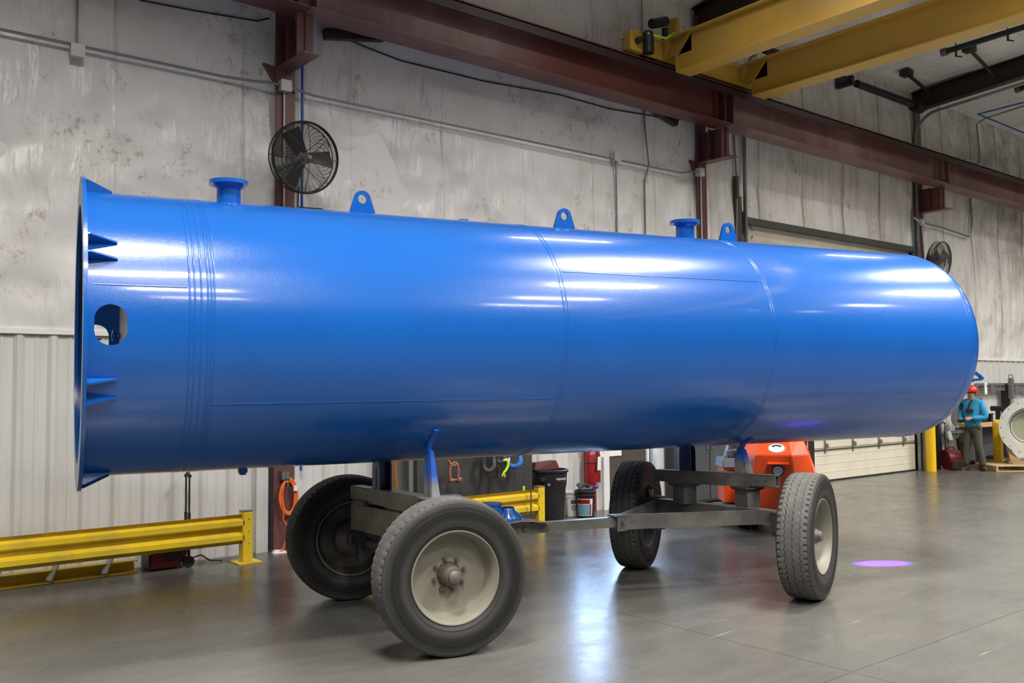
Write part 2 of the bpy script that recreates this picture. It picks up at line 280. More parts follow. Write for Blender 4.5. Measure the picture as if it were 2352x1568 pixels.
# ------------------------------------------------------------------ mesh builder
class MB:
    def __init__(s): s.v = []; s.f = []; s.mi = []; s.cur = 0
    def add(s, vs, fs):
        n = len(s.v); s.v += [tuple(q) for q in vs]; s.f += [tuple(i+n for i in f) for f in fs]; s.mi += [s.cur]*len(fs); return s
    def box(s, x0, x1, y0, y1, z0, z1):
        vs = [(x, y, z) for x in (x0, x1) for y in (y0, y1) for z in (z0, z1)]
        return s.add(vs, [(0, 1, 3, 2), (4, 6, 7, 5), (0, 4, 5, 1), (2, 3, 7, 6), (0, 2, 6, 4), (1, 5, 7, 3)])
    def hexa(s, p): # 8 corner points: bottom 4 (ccw) then top 4
        return s.add(p, [(3, 2, 1, 0), (4, 5, 6, 7), (0, 1, 5, 4), (1, 2, 6, 5), (2, 3, 7, 6), (3, 0, 4, 7)])
    def bar(s, a, b, wd, hg, up=(0, 0, 1)):  # rectangular bar from a to b
        a, b = V(a), V(b); d = (b-a).normalized(); u = V(up); sd = d.cross(u)
        if sd.length < 1e-4: sd = d.cross(V((1, 0, 0)))
        sd.normalize(); u = sd.cross(d); sd = sd*wd/2; u = u*hg/2
        return s.hexa([a-sd-u, a+sd-u, b+sd-u, b-sd-u, a-sd+u, a+sd+u, b+sd+u, b-sd+u])
    def tube(s, path, r, n=10, closed=False, caps=True):
        path = [V(p) for p in path]; k = len(path); rs = r if isinstance(r, (list, tuple)) else [r]*k
        vs = []; prev = None
        for i, p in enumerate(path):
            if closed: d = path[(i+1) % k]-path[i-1]
            else: d = path[min(i+1, k-1)]-path[max(i-1, 0)]
            d.normalize()
            if prev is None:
                u = d.orthogonal().normalized()
            else:
                u = prev-d*prev.dot(d)
                u = u.normalized() if u.length > 1e-6 else d.orthogonal().normalized()
            prev = u; w_ = d.cross(u)
            for j in range(n):
                t = 2*pi*j/n; vs.append(p+(u*cos(t)+w_*sin(t))*rs[i])
        fs = []
        for i in range(k if closed else k-1):
            for j in range(n):
                a = i*n+j; b = i*n+(j+1) % n; c = ((i+1) % k)*n+(j+1) % n; d = ((i+1) % k)*n+j; fs.append((a, b, c, d))
        if not closed and caps: fs += [tuple(range(n))[::-1], tuple(range((k-1)*n, k*n))]
        return s.add(vs, fs)
    def cyl(s, a, b, r, n=24, r2=None): return s.tube([a, b], [r, r if r2 is None else r2], n)
    def lathe(s, prof, n=64, ax='X', org=(0, 0, 0), closed=False):  # prof: list of (along, radius)
        org = V(org); vs = []; m = len(prof)
        for (t, r) in prof:
            for j in range(n):
                a = 2*pi*j/n; p = {'X': V((t, r*cos(a), r*sin(a))), 'Y': V((r*cos(a), t, r*sin(a))), 'Z': V((r*cos(a), r*sin(a), t))}[ax]
                vs.append(org+p)
        fs = []
        for i in range(m if closed else m-1):
            for j in range(n):
                k = (i+1) % m; fs.append((i*n+j, i*n+(j+1) % n, k*n+(j+1) % n, k*n+j))
        return s.add(vs, fs)
    def prism(s, poly, org, ex, ey, ez, d0, d1):  # polygon (u,v) in ex,ey extruded along ez from d0 to d1
        org, ex, ey, ez = V(org), V(ex), V(ey), V(ez); n = len(poly)
        vs = [org+ex*u+ey*v_+ez*d for d in (d0, d1) for u, v_ in poly]
        return s.add(vs, [tuple(range(n))[::-1], tuple(range(n, 2*n))]+[(i, (i+1) % n, n+(i+1) % n, n+i) for i in range(n)])
    def plate_hole(s, outer, hole, org, ex, ey, ez, d0, d1):  # outer and hole with equal counts, bridged
        org, ex, ey, ez = V(org), V(ex), V(ey), V(ez); n = len(outer)
        vs = [org+ex*u+ey*v_+ez*d for d in (d0, d1) for P in (outer, hole) for u, v_ in P]
        fs = []
        for i in range(n):
            k = (i+1) % n
            fs += [(i, n+i, n+k, k), (2*n+i, 2*n+k, 3*n+k, 3*n+i), (i, k, 2*n+k, 2*n+i), (n+i, 3*n+i, 3*n+k, n+k)]
        return s.add(vs, fs)
    def build(s, name, mat, parent=None, smooth=40, bevel=0, loc=None, rotz=None):
        me = bpy.data.meshes.new(name); me.from_pydata(s.v, [], s.f); 
        mats = mat if isinstance(mat, (list, tuple)) else [mat]
        for q in mats: me.materials.append(q)
        if len(mats) > 1:
            for p, i in zip(me.polygons, s.mi): p.material_index = i
        bm = bmesh.new(); bm.from_mesh(me); bmesh.ops.recalc_face_normals(bm, faces=bm.faces)
        if bevel: bmesh.ops.bevel(bm, geom=[e for e in bm.edges if len(e.link_faces) == 2 and e.calc_face_angle(0) > 0.6], offset=bevel, segments=2, affect='EDGES', clamp_overlap=True)
        bm.to_mesh(me); bm.free()
        if smooth:
            for p in me.polygons: p.use_smooth = True
            me.set_sharp_from_angle(angle=radians(smooth))
        o = bpy.data.objects.new(name, me); COL.objects.link(o)
        if parent: o.parent = parent
        if loc is not None: o.location = loc
        if rotz is not None: o.rotation_euler = (0, 0, rotz)
        return o
def tag(o, label=None, cat=None, group=None, kind=None):
    if label: o['label'] = label
    if cat: o['category'] = cat
    if group: o['group'] = group
    if kind: o['kind'] = kind
    return o
def thing(name, label, cat, loc=(0, 0, 0), rotz=0.0, group=None):
    o = bpy.data.objects.new(name, None); COL.objects.link(o); o.location = loc; o.rotation_euler = (0, 0, rotz)
    o.empty_display_size = 0.2
    return tag(o, label, cat, group)
def copy_tree(o, parent=None):
    c = o.copy(); COL.objects.link(c); c.parent = parent
    for ch in [q for q in bpy.data.objects if q.parent == o]: copy_tree(ch, c)
    return c
def circle_pts(r, n, a0=0, a1=2*pi): return [(r*cos(a0+(a1-a0)*i/n), r*sin(a0+(a1-a0)*i/n)) for i in range(n)]
def textmesh(txt, size, mat, name, parent, mw):
    cu = bpy.data.curves.new('t', 'FONT'); cu.body = txt; cu.size = size; cu.extrude = 0.0006; cu.align_x = 'CENTER'
    t = bpy.data.objects.new('t', cu); COL.objects.link(t); bpy.context.view_layer.update()
    me = bpy.data.meshes.new_from_object(t.evaluated_get(bpy.context.evaluated_depsgraph_get()))
    bpy.data.objects.remove(t); me.materials.clear(); me.materials.append(mat)
    o = bpy.data.objects.new(name, me); COL.objects.link(o); o.parent = parent; o.matrix_local = mw; return o

# ================================================================== THE SETTING
WY = 10.0           # wall plane
fl = MB().box(-14, 42, -16, WY+0.35, -0.2, 0).build('floor', M['floor'], smooth=0); tag(fl, kind='structure')
def roofz(y): return 8.28+0.07*(10-y)
cl = MB()
nx, ny = 90, 40
vs = []; fs = []
for i in range(nx+1):
    for jj in range(ny+1):
        x = -14+56*i/nx; y = WY+0.3-(WY+0.3+16)*jj/ny
        vs.append((x, y, roofz(y)+0.04*sin(jj*pi/ny*17)-0.12*math.exp(-(10.3-y)*2.2)))
for i in range(nx):
    for jj in range(ny):
        a = i*(ny+1)+jj; fs.append((a, a+1, a+ny+2, a+ny+1))
cl.add(vs, fs); o = cl.build('ceiling', M['ceil'], smooth=60); tag(o, kind='structure')
# insulated back wall, billowing between girts, with a hole for the overhead door
DX0, DX1, DZ = 13.35, 19.25, 4.72
ins = MB(); vs = []; fs = []
xs = [-14+i*0.14 for i in range(401)]
zs = [2.40+i*0.12 for i in range(50)]; zs[-1] = 8.45
xs = sorted(set([round(x, 3) for x in xs]+[DX0, DX1])); zs = sorted(set([round(z, 3) for z in zs]+[DZ]))
girts = [2.40, 5.33, 8.2]
rnd = random.Random(3)
ph = [(rnd.uniform(0.3, 2.2), rnd.uniform(0.5, 2.5), rnd.uniform(0, 6), rnd.uniform(0.2, 1)) for _ in range(10)]
def bulge(x, z):
    g = 0
    for a, b_ in zip(girts, girts[1:]):
        if a <= z <= b_: g = sin(pi*(z-a)/(b_-a))**0.7
    seam = abs(((x/1.38) % 1)-0.5)*2
    n_ = sum(sin(kx*x+kz*z+p_)*a_ for kx, kz, p_, a_ in ph)/10
    return g*(0.05+0.03*(1-seam**6)+0.05*n_)
for z in zs:
    for x in xs: vs.append((x, WY-0.01-bulge(x, z), z))
nxs = len(xs)
for k in range(len(zs)-1):
    for i in range(nxs-1):
        if xs[i] >= DX0-1e-4 and xs[i+1] <= DX1+1e-4 and zs[k+1] <= DZ+1e-4: continue
        a = k*nxs+i; fs.append((a, a+1, a+nxs+1, a+nxs))
ins.add(vs, fs)
wall = ins.build('wall_back', M['insul'], smooth=60); tag(wall, kind='structure')
# ribbed liner sheets below 2.41 m
def liner(x0, x1, name='liner_panel'):
    b_ = MB(); pts = []; x = x0
    pitch = 0.305
    while x < x1-1e-3:
        for dx, dy in ((0, 0), (0.035, -0.028), (0.075, -0.028), (0.11, 0), (0.19, 0), (0.20, -0.006), (0.22, -0.006), (0.23, 0)):
            if x+dx < x1: pts.append((x+dx, WY+dy))
        x += pitch
    pts.append((x1, WY))
    vs = [(p[0], p[1], z) for z in (0, 2.41) for p in pts]; n = len(pts)
    b_.add(vs, [(i, i+1, n+i+1, n+i) for i in range(n-1)])
    return b_.build(name, M['liner'], wall, smooth=20)
for a, b_ in ((-14, 4.40), (4.86, 9.80), (11.0, 11.75), (12.35, 13.2), (19.95, 42)): liner(a, b_)
t = MB()
for a, b_ in ((-14, 4.42), (4.84, 12.0), (12.35, 13.2), (19.9, 42)): t.box(a, b_, WY-0.045, WY+0.02, 2.40, 2.45)
t.build('cap_flashing', M['white'], wall, smooth=0)
t = MB().box(-14, 42, WY+0.02, WY+0.12, 0, 8.6)
bm_ = MB()
for (a, b_, c, d) in ((-14, DX0, 0, 8.6), (DX1, 42, 0, 8.6), (DX0, DX1, DZ, 8.6)): bm_.box(a, b_, WY+0.13, WY+0.2, c, d)
bm_.build('outer_sheet', M['cabinet'], wall, smooth=0)
tr = MB()
for x in (4.40, 4.86): tr.box(x-0.07, x+0.07, WY-0.06, WY+0.02, 0, 2.42)
o = tr.build('trim_1', M['liner'], smooth=0); tag(o, kind='structure')
for nm, a in (('wall_left', (-14.2, -14, -16, 10.3)), ('wall_right', (42, 42.2, -16, 10.3)), ('wall_front', (-14, 42, -16.2, -16))):
    o = MB().box(a[0], a[1], a[2], a[3], 0, 10.6).build(nm, M['farwall'], smooth=0); tag(o, kind='structure')
# overhead door
d1 = MB().box(DX0, DX1, WY+0.06, WY+0.12, 0.02, DZ)
d1 = MB(); hgt = 0.61; k = 0; z = 0.03
while z < DZ-0.02:
    z1 = min(z+hgt-0.012, DZ); d1.box(DX0, DX1, WY+0.035, WY+0.085, z, z1)
    for q in (0.14, 0.30, 0.46):
        if z+q < z1: d1.box(DX0, DX1, WY+0.030, WY+0.036, z+q, z+q+0.012)
    z += hgt
door = d1.build('door_1', M['door'], smooth=0); tag(door, kind='structure')
MB().box(DX0, DX1, WY+0.005, WY+0.035, 0.600, 0.616).build('strut', M['doorbrown'], door, smooth=0)
MB().box(DX0, DX1, WY, WY+0.09, 0.0, 0.03).build('bottom_seal', M['black'], door, smooth=0)
MB().box(DX0-0.05, DX1+0.05, WY-0.10, WY+0.03, DZ-0.02, DZ+0.09).build('header_angle', M['darkbox'], door, smooth=0)
for zz in (0.60, 1.21, 1.82, 2.43):
    for q in range(6):
        x = DX0+0.5+q*(DX1-DX0-1.0)/5
        MB().box(x-0.016, x+0.016, WY+0.008, WY+0.035, zz-0.06, zz+0.20).prism([(-0.05, 0), (0.05, 0), (0, 0.05)], (x, WY-0.01, zz+0.08), (0, 0, 1), (1, 0, 0), (0, 1, 0), -0.03, 0.03).build('hinge', M['galv'], door, smooth=0)
# high-lift tracks
for x in (DX0-0.06, DX1+0.10):
    path = [(x, WY-0.12, 0.0), (x, WY-0.12, 3.0), (x, WY-0.13, 7.15)]
    for q in range(1, 9):
        a = q*pi/2/8*0.95; path.append((x, WY-0.13-0.55*(1-cos(a)), 7.15+0.55*sin(a)))
    path.append((x, WY-6.0, 7.72+0.35))
    MB().tube(path, 0.035, 4).build('track', M['galv'], door, smooth=0)
    MB().box(x-0.09, x+0.03, WY-0.08, WY-0.02, 0, 4.9 if x < 15 else 7.0).build('jamb_angle', M['galv'], door, smooth=0)
MB().box(DX0-0.30, DX0-0.13, WY-0.10, WY-0.02, 2.3, 5.15).box(DX0-0.28, DX0-0.22, WY-0.12, WY-0.04, 5.1, 5.5).build('jamb_plate', M['doorbrown'], door, smooth=0)
for x in (DX0+0.12, DX1-0.08):
    MB().bar((x-0.1, WY-0.2, 4.55), (x+0.06, WY-0.04, 4.68), 0.03, 0.02).bar((x-0.1, WY-0.2, 4.45), (x+0.08, WY-0.04, 4.45), 0.02, 0.03).build('roller_bracket', M['galv'], door, smooth=0)
sh = MB(); sy, sz = 9.62, 7.78
sh.cyl((13.2, sy, sz), (19.4, sy, sz), 0.018, 10)
for a, b_ in ((13.6, 16.1), (16.6, 18.75)): sh.cyl((a, sy, sz), (b_, sy, sz), 0.075, 16)
sh.cyl((18.85, sy, sz), (19.15, sy, sz), 0.13, 20).box(16.33, 16.42, sy-0.06, sy+0.3, sz-0.08, sz+0.1)
sh.build('torsion_spring', M['blacksteel'], door)
# personnel door, and an added glowing window hidden by the tank
pd = MB().box(9.92, 10.75, WY-0.03, WY+0.02, 0.0, 2.10).build('door_2', M['doorbrown'], smooth=0); tag(pd, kind='structure')
p = MB().box(9.80, 9.92, WY-0.06, WY+0.03, 0, 2.2).box(10.75, 10.80, WY-0.06, WY+0.03, 0, 2.2).box(9.80, 10.80, WY-0.06, WY+0.03, 2.1, 2.2).build('door_frame', M['white'], pd, smooth=0)
q0 = at(1396, 1048, WY-0.04); q1 = at(1427, 1036, WY-0.04)
MB().box(q0.x, q1.x, WY-0.045, WY-0.031, q0.z, q1.z+0.05).build('sign_plate', M['paper'], pd, smooth=0)
MB().box(10.03, 10.64, WY-0.045, WY-0.03, 1.05, 1.95).build('added_door_glow', M['blue_glow'], pd, smooth=0)  # glowing pane added to the door for the blue floor streak
MB().cyl((10.02, WY-0.09, 0.98), (10.02, WY-0.03, 1.0), 0.03, 12).build('door_handle', M['galv'], pd)
wn = MB().box(9.22, 9.74, WY-0.05, WY-0.02, 1.15, 2.30).build('added_glow_pane', M['blue_glow'], smooth=0); tag(wn, kind='structure')  # unseen pane, added to throw the blue streak on the floor
wf = MB()
for a in ((9.16, 9.80, 1.09, 1.15), (9.16, 9.80, 2.30, 2.36), (9.16, 9.22, 1.09, 2.36), (9.74, 9.80, 1.09, 2.36), (9.46, 9.50, 1.1, 2.3)): wf.box(a[0], a[1], WY-0.13, WY-0.01, a[2], a[3])
wf.build('added_pane_frame', M['white'], wn, smooth=0)
o = MB().box(10.86, 11.02, WY-0.16, WY-0.02, 0, 2.4).build('trim_2', M['white'], smooth=0); tag(o, kind='structure')

# columns and corbels
CX = [4.63, 12.13, 19.50]
def column(i, x, lab):
    t = thing('steel_column', lab, 'column', (x, WY-0.02, 0), 0, 'red oxide steel columns along the wall')
    c = MB().box(-0.12, 0.12, -0.10, -0.085, 0, 8.1).box(-0.006, 0.006, -0.085, 0.05, 0, 8.1)
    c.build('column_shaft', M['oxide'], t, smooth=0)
    k = MB(); z0, z1 = 5.56, 6.08
    k.box(-0.10, 0.10, -0.76, -0.10, z0, z0+0.018)      # bottom flange
    k.box(-0.006, 0.006, -0.62, -0.10, z0+0.018, z1)     # web
    k.box(-0.10, 0.10, -0.60, -0.585, z0+0.018, z1)      # front stiffener
    k.box(-0.10, 0.10, -0.34, -0.325, z0+0.018, z1)
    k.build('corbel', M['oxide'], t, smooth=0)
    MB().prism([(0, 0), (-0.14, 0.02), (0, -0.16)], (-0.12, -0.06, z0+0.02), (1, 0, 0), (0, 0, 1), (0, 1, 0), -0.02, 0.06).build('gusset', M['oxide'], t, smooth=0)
    return t
column(0, CX[0], 'red oxide steel column at left with large wire fan and orange cord')
column(1, CX[1], 'red oxide steel column left of the overhead door')
column(2, CX[2], 'red oxide steel column right of the overhead door')
# runway beam
t = thing('crane_runway_beam', 'long red oxide runway beam carried on column corbels under the yellow crane', 'beam', (0, 9.43, 6.10))
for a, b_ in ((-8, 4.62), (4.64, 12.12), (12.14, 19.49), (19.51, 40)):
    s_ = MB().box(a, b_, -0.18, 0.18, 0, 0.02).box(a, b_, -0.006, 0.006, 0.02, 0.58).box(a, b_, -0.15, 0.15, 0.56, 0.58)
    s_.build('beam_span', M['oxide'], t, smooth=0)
MB().box(-8, 40, -0.20, 0.20, 0.585, 0.60).box(-8, 40, -0.20, -0.185, 0.47, 0.60).box(-8, 40, 0.185, 0.20, 0.47, 0.60).build('cap_channel', M['oxidedk'], t, smooth=0)
st = MB()
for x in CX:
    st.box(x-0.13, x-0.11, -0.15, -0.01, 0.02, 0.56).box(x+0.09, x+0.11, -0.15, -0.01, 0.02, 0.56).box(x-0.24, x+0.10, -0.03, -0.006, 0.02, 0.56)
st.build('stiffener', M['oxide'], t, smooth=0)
MB().box(-8, 40, -0.03, 0.03, 0.60, 0.68).build('rail', M['blacksteel'], t, smooth=0)
hk = MB()
x = -3.0
while x < 40: hk.bar((x, -0.20, 0.60), (x, -0.01, 0.63), 0.05, 0.015); x += 0.62
hk.build('rail_clip', M['oxidedk'], t, smooth=0)
t_ = MB().cyl((-8, -0.17, 0.625), (40, -0.17, 0.625), 0.014, 8).build('conductor_bar', M['oxide'], t)
def strut(nm, pts, Yw, lab):
    a, b_ = [at(px, py, Yw) for px, py in pts]
    o = MB().bar(a, b_, 0.10, 0.12).build(nm, M['oxidedk'], smooth=0); tag(o, lab, 'brace'); return o
strut('beam_brace', ((745, 78), (880, 84)), 9.75, 'short dark channel brace under the runway beam near the left column')
strut('beam_brace', ((1505, 250), (1553, 282)), 9.80, 'short dark brace tucked under the runway beam left of the middle column')
# rafters
for x, lab in ((12.13, 'dark red roof rafter above the yellow crane end'), (19.5, 'dark red roof rafter above the right column')):
    t = MB()
    ya, yb = WY-0.02, -16
    for z0, z1, w0 in ((-0.46, -0.44, 0.10), (-0.44, -0.06, 0.006), (-0.06, -0.04, 0.10)):
        t.hexa([(x-w0, ya, roofz(ya)+z0), (x+w0, ya, roofz(ya)+z0), (x+w0, yb, roofz(yb)+z0), (x-w0, yb, roofz(yb)+z0),
                (x-w0, ya, roofz(ya)+z1), (x+w0, ya, roofz(ya)+z1), (x+w0, yb, roofz(yb)+z1), (x-w0, yb, roofz(yb)+z1)])
    o = t.build('roof_rafter', M['oxidedk'], smooth=0); tag(o, lab, 'rafter')
# rafter flange braces
for (a, b_), lab in ((((2082, 168), (2146, 222)), 'slim red diagonal brace from the ceiling to the rafter, nearer the wall'),
                     (((2226, 112), (2288, 178)), 'slim red diagonal brace from the ceiling to the rafter, farther from the wall')):
    yy = 9.0 if a[0] < 2100 else 7.9
    B = V((19.4, yy, roofz(yy)-0.42)); 
    d = ray(*a); A_ = None
    # brace foot on the ceiling: intersect ray with roof plane z = 8.28+0.07*(10-y)
    tt = (8.20+0.7-EYE)/(d.z+0.07*d.y); A_ = EYEP+d*tt
    d2 = ray(*b_); t2 = 19.4/d2.x; B = EYEP+d2*t2
    o = MB().bar(A_, B, 0.05, 0.05).box(A_.x-0.10, A_.x+0.10, A_.y-0.10, A_.y+0.10, A_.z-0.06, A_.z+0.06).build('rafter_brace', M['oxidedk'], smooth=0); tag(o, lab, 'brace')
# tube heater under the ceiling
def rp(px, py, drop=0.25):
    d = ray(px, py); tt = (8.28-drop+0.7-EYE)/(d.z+0.07*d.y); return EYEP+d*tt
for pts, lab in ((((2164, 121), (2352, 62)), 'dark ceiling pipe with red end cap hanging left of the rafter'), (((2336, 206), (2352, 200)), 'dark ceiling pipe with red end cap at the right edge')):
    t = thing('ceiling_pipe', lab, 'pipe', rp(*pts[0]))
    A_, B = rp(*pts[0]), rp(*pts[1]); B = A_+(B-A_)*(2.2 if pts[0][0] < 2300 else 12)
    o = MB().cyl((0, 0, 0), B-A_, 0.055, 14).build('pipe', M['blacksteel'], t)
    MB().cyl((B-A_).normalized()*-0.02, (B-A_).normalized()*0.09, 0.075, 14).build('end_cap', M['oxide'], t)
    for q in (0.25, 1.15):
        P = (B-A_).normalized()*q; MB().bar(P, P+V((0, 0, -0.16)), 0.03, 0.03).bar(P+V((0, 0, -0.15)), P+V((0.12, -0.05, -0.15)), 0.02, 0.02).bar(P, P+V((0, 0, 0.30)), 0.015, 0.015).build('pipe_hanger', M['blacksteel'], t, smooth=0)
# blue cross brace rods near the ceiling
A_ = rp(2246, 262, 0.3)
o = MB().cyl(A_, rp(2352, 235, 0.3)+(rp(2352, 235, 0.3)-A_), 0.018, 8).build('brace_rod', M['bluepipe']); tag(o, 'thin blue brace rod under the ceiling, upper of the pair', 'rod')
o = MB().cyl(A_, A_+(rp(2352, 305, 0.35)-A_)*2, 0.018, 8).build('brace_rod', M['bluepipe']); tag(o, 'thin blue brace rod under the ceiling slanting down right, lower of the pair', 'rod')

# ================================================================== BRIDGE CRANE
t = thing('bridge_crane', 'yellow double girder bridge crane on the runway beam at upper right', 'crane', (0, 0, 0))
def girder(px, py, name='girder'):
    E0 = at(px, py, 9.05); x0 = E0.x; zb = E0.z; H = 0.56; wd = 0.33; y0 = 9.05; y1 = -14; yd = 8.78
    g = MB()
    g.box(x0, x0+wd, y1, y0, zb, zb+0.02)                                   # bottom flange
    prof = [(y0, zb+0.02), (y0, zb+0.27), (yd, zb+H-0.02), (y1, zb+H-0.02), (y1, zb+0.02)]
    for xo in (x0+0.05, x0+wd-0.06): g.prism([(a, b_) for a, b_ in prof], (xo, 0, 0), (0, 1, 0), (0, 0, 1), (1, 0, 0), 0, 0.01)
    g.box(x0, x0+wd, y0-0.012, y0, zb+0.02, zb+0.27)                         # end plate
    g.hexa([(x0, y0-0.012, zb+0.255), (x0+wd, y0-0.012, zb+0.255), (x0+wd, yd-0.012, zb+H-0.02), (x0, yd-0.012, zb+H-0.02),
            (x0, y0, zb+0.27), (x0+wd, y0, zb+0.27), (x0+wd, yd+0.006, zb+H-0.015), (x0, yd+0.006, zb+H-0.015)])
    g.box(x0-0.05, x0+wd+0.05, y1, y0+0.10, zb+H-0.02, zb+H)                 # top flange
    # seat joining the end truck
    g.box(x0+0.05, x0+0.06, yd, y0+0.22, zb+0.27, zb+H-0.02)
    g.box(x0+0.0, x0+0.16, y0, y0+0.20, zb+0.26, zb+0.272)
    g.prism([(y0+0.10, zb+H), (y0+0.22, zb+H), (y0+0.22, zb+0.27), (y0+0.18, zb+0.27)], (x0, 0, 0), (0, 1, 0), (0, 0, 1), (1, 0, 0), -0.02, 0.06)
    g.build(name, M['craney'], t, smooth=0)
    return x0, zb
g1 = girder(1552, 165.7); g2 = girder(1727, 219.6)
tz = 6.80
ET = MB().box(9.95, g2[0]+1.2, 9.28, 9.30, tz, tz+0.30).box(9.95, g2[0]+1.2, 9.56, 9.58, tz, tz+0.30).box(9.95, g2[0]+1.2, 9.26, 9.60, tz+0.28, tz+0.30).box(10.5, g2[0]+0.9, 9.26, 9.60, tz+0.03, tz+0.05)
ET.build('end_truck', M['craney'], t, smooth=0)
MB().prism([(0, 0.02), (0.05, 0.0), (0.30, 0.0), (0.30, 0.24), (0.20, 0.34), (0.0, 0.27)], (9.72, 0, tz-0.02), (1, 0, 0), (0, 0, 1), (0, 1, 0), 9.20, 9.34).build('gear_plate', M['craney'], t, smooth=0)
MB().cyl((9.87, 9.20, tz+0.13), (9.87, 9.12, tz+0.13), 0.05, 16).build('plate_bumper', M['black'], t)
P = at(1489, 98, 9.15)
MB().cyl(P+V((0, 0, -0.16)), P+V((0, 0, 0.14)), 0.085, 18).cyl(P+V((0, 0, 0.14)), P+V((0, 0, 0.17)), 0.06, 18).build('drive_motor', M['black'], t)
P = at(1525, 65, 9.35)
MB().cyl(P+V((-0.28, 0, 0.0)), P+V((0.05, 0, 0.12)), 0.075, 14).cyl(P+V((0.02, 0, 0.0)), P+V((0.02, 0, -0.25)), 0.05, 12).build('gear_motor', M['black'], t)
P = at(1545, 62, 9.45)
MB().box(P.x-0.03, P.x+0.05, 9.35, 9.55, P.z-0.30, P.z+0.12).build('stop_plate', M['craney'], t, smooth=0)
MB().tube([at(1487, 76, 9.1), at(1505, 82, 9.08), at(1530, 88, 9.08), at(1552, 74, 9.1)], 0.018, 8).build('motor_cable', M['lime'], t)
for x in (10.15, g2[0]+0.9):
    MB().cyl((x, 9.38, tz+0.02), (x, 9.48, tz+0.02), 0.10, 24).build('wheel', M['blacksteel'], t)

# ================================================================== CONDUIT, BOXES, CABLES ON THE WALL
CY = WY-0.10
def conduit(path, lab, r=0.016, mat='galv', name='conduit'):
    o = MB().tube(path, r, 8).build(name, M[mat]); tag(o, lab, 'conduit' if name == 'conduit' else 'cable'); return o
def jbox(px, py, Y, s, lab, mat='boxm', d=0.09):
    c = at(px, py, Y)
    t = thing('junction_box', lab, 'box', c)
    MB().box(-s/2, s/2, 0, d, -s/2, s/2).build('box_body', M[mat], t, bevel=0.006)
    MB().box(-s/2-0.004, s/2+0.004, -0.008, 0.002, -s/2-0.004, s/2+0.004).build('box_cover', M[mat], t, bevel=0.002)
    return c
cz = 5.335
bA = jbox(179, 115, CY-0.05, 0.125, 'grey junction box on the wall conduit, far left')
bB = jbox(658, 196, WY-0.20, 0.125, 'pale junction box on the left column above the big fan')
bC = jbox(1419, 360, CY-0.04, 0.13, 'small grey junction box on the wall conduit between the left and middle columns')
bD = jbox(1612, 395, WY-0.20, 0.13, 'pale junction box on the middle column')
bE = jbox(2120, 510, WY-0.20, 0.13, 'small grey junction box on the right column')
bF = jbox(2223, 372, WY-0.14, 0.15, 'small grey junction box above the runway beam at far right')
conduit([(-4, CY, cz), (bA.x, CY, cz), (3.9, CY, cz), (4.25, CY-0.03, cz+0.01), (4.4, WY-0.17, bB.z), (bB.x, WY-0.17, bB.z)], 'horizontal grey conduit left of the left column')
conduit([(bB.x, WY-0.17, bB.z), (4.78, WY-0.17, bB.z-0.02), (5.0, CY, cz), (10.3, CY, cz), (11.6, CY-0.02, cz), (11.9, WY-0.18, bD.z), (bD.x, WY-0.18, bD.z)], 'long horizontal grey conduit between the left and middle columns')
conduit([(bA.x, CY, bA.z), (bA.x, CY, 8.1)], 'vertical grey conduit rising from the far left junction box', 0.013)
conduit([(bB.x, WY-0.14, bB.z), (bB.x+0.01, WY-0.145, 1.1)], 'pale vertical conduit running down the left column', 0.012, 'boxm')
conduit([(bC.x, CY, bC.z), (bC.x, CY, 3.4), (bC.x, CY, 2.0)], 'vertical grey conduit dropping from the small wall junction box', 0.014)
x = at(1480, 400, CY).x
conduit([(x, CY, 8.0), (x, CY-0.02, 6.0), (x+0.03, CY-0.07, 5.33), (x, CY, 5.1), (x, CY, 2.0)], 'tall thin conduit crossing the long run left of the middle column', 0.014)
conduit([(bD.x+0.04, WY-0.14, bD.z), (bD.x+0.04, WY-0.145, 2.0)], 'pale vertical conduit running down the middle column', 0.014, 'boxm')
conduit([at(1685, 310, CY), at(1693, 420, CY), at(1691, 560, CY)], 'thin dark wall conduit between the middle column and the overhead door', 0.016)
conduit([bE+V((0, 0.05, 0)), at(2160, 522, CY), at(2225, 543, CY), at(2232, 537, CY), at(2233, 510, CY), at(2228, 455, CY)], 'thin L shaped conduit right of the right column', 0.02)
conduit([bE+V((0.03, 0.04, 0)), at(2124, 600, WY-0.14)], 'pale vertical conduit down the right column', 0.02, 'boxm')
conduit([bE+V((-0.05, 0.04, 0)), at(2100, 500, WY-0.13)], 'short conduit stub left of the small box on the right column', 0.02, 'boxm')
conduit([bF+V((0.05, 0.04, 0)), at(2244, 377, WY-0.12), at(2250, 372, WY-0.12), at(2249, 340, WY-0.12), at(2243, 285, WY-0.14), rp(2262, 272, 0.12), rp(2352, 243, 0.1)], 'thin conduit rising from the far right box onto the ceiling', 0.018)
conduit([at(320, 0, WY-0.12), at(450, 25, WY-0.12), at(590, 48, WY-0.12), at(618, 42, WY-0.1)], 'black cable sagging across the wall left of the left column', 0.010, 'rope', 'wall_cable')
conduit([at(795, 88, WY-0.2), at(850, 112, WY-0.12), at(920, 139, WY-0.1), at(1110, 186, WY-0.1), at(1283, 217, WY-0.1), at(1400, 250, WY-0.1), at(1552, 275, WY-0.1)], 'black cable sagging across the wall under the long runway beam', 0.011, 'rope', 'wall_cable')
x = at(694, 300, WY-0.15).x
o = MB().cyl((x, WY-0.15, 0.9), (x, WY-0.15, 6.08), 0.016, 10).build('air_pipe', M['bluepipe']); tag(o, 'thin blue vertical air pipe right of the left column', 'pipe')
conduit([at(686, 430, 9.4), at(684, 474, 9.6), at(690, 476, 9.8), at(740, 480, WY-0.1)], 'thin black power cable hanging below the big fan', 0.008, 'rope', 'wall_cable')

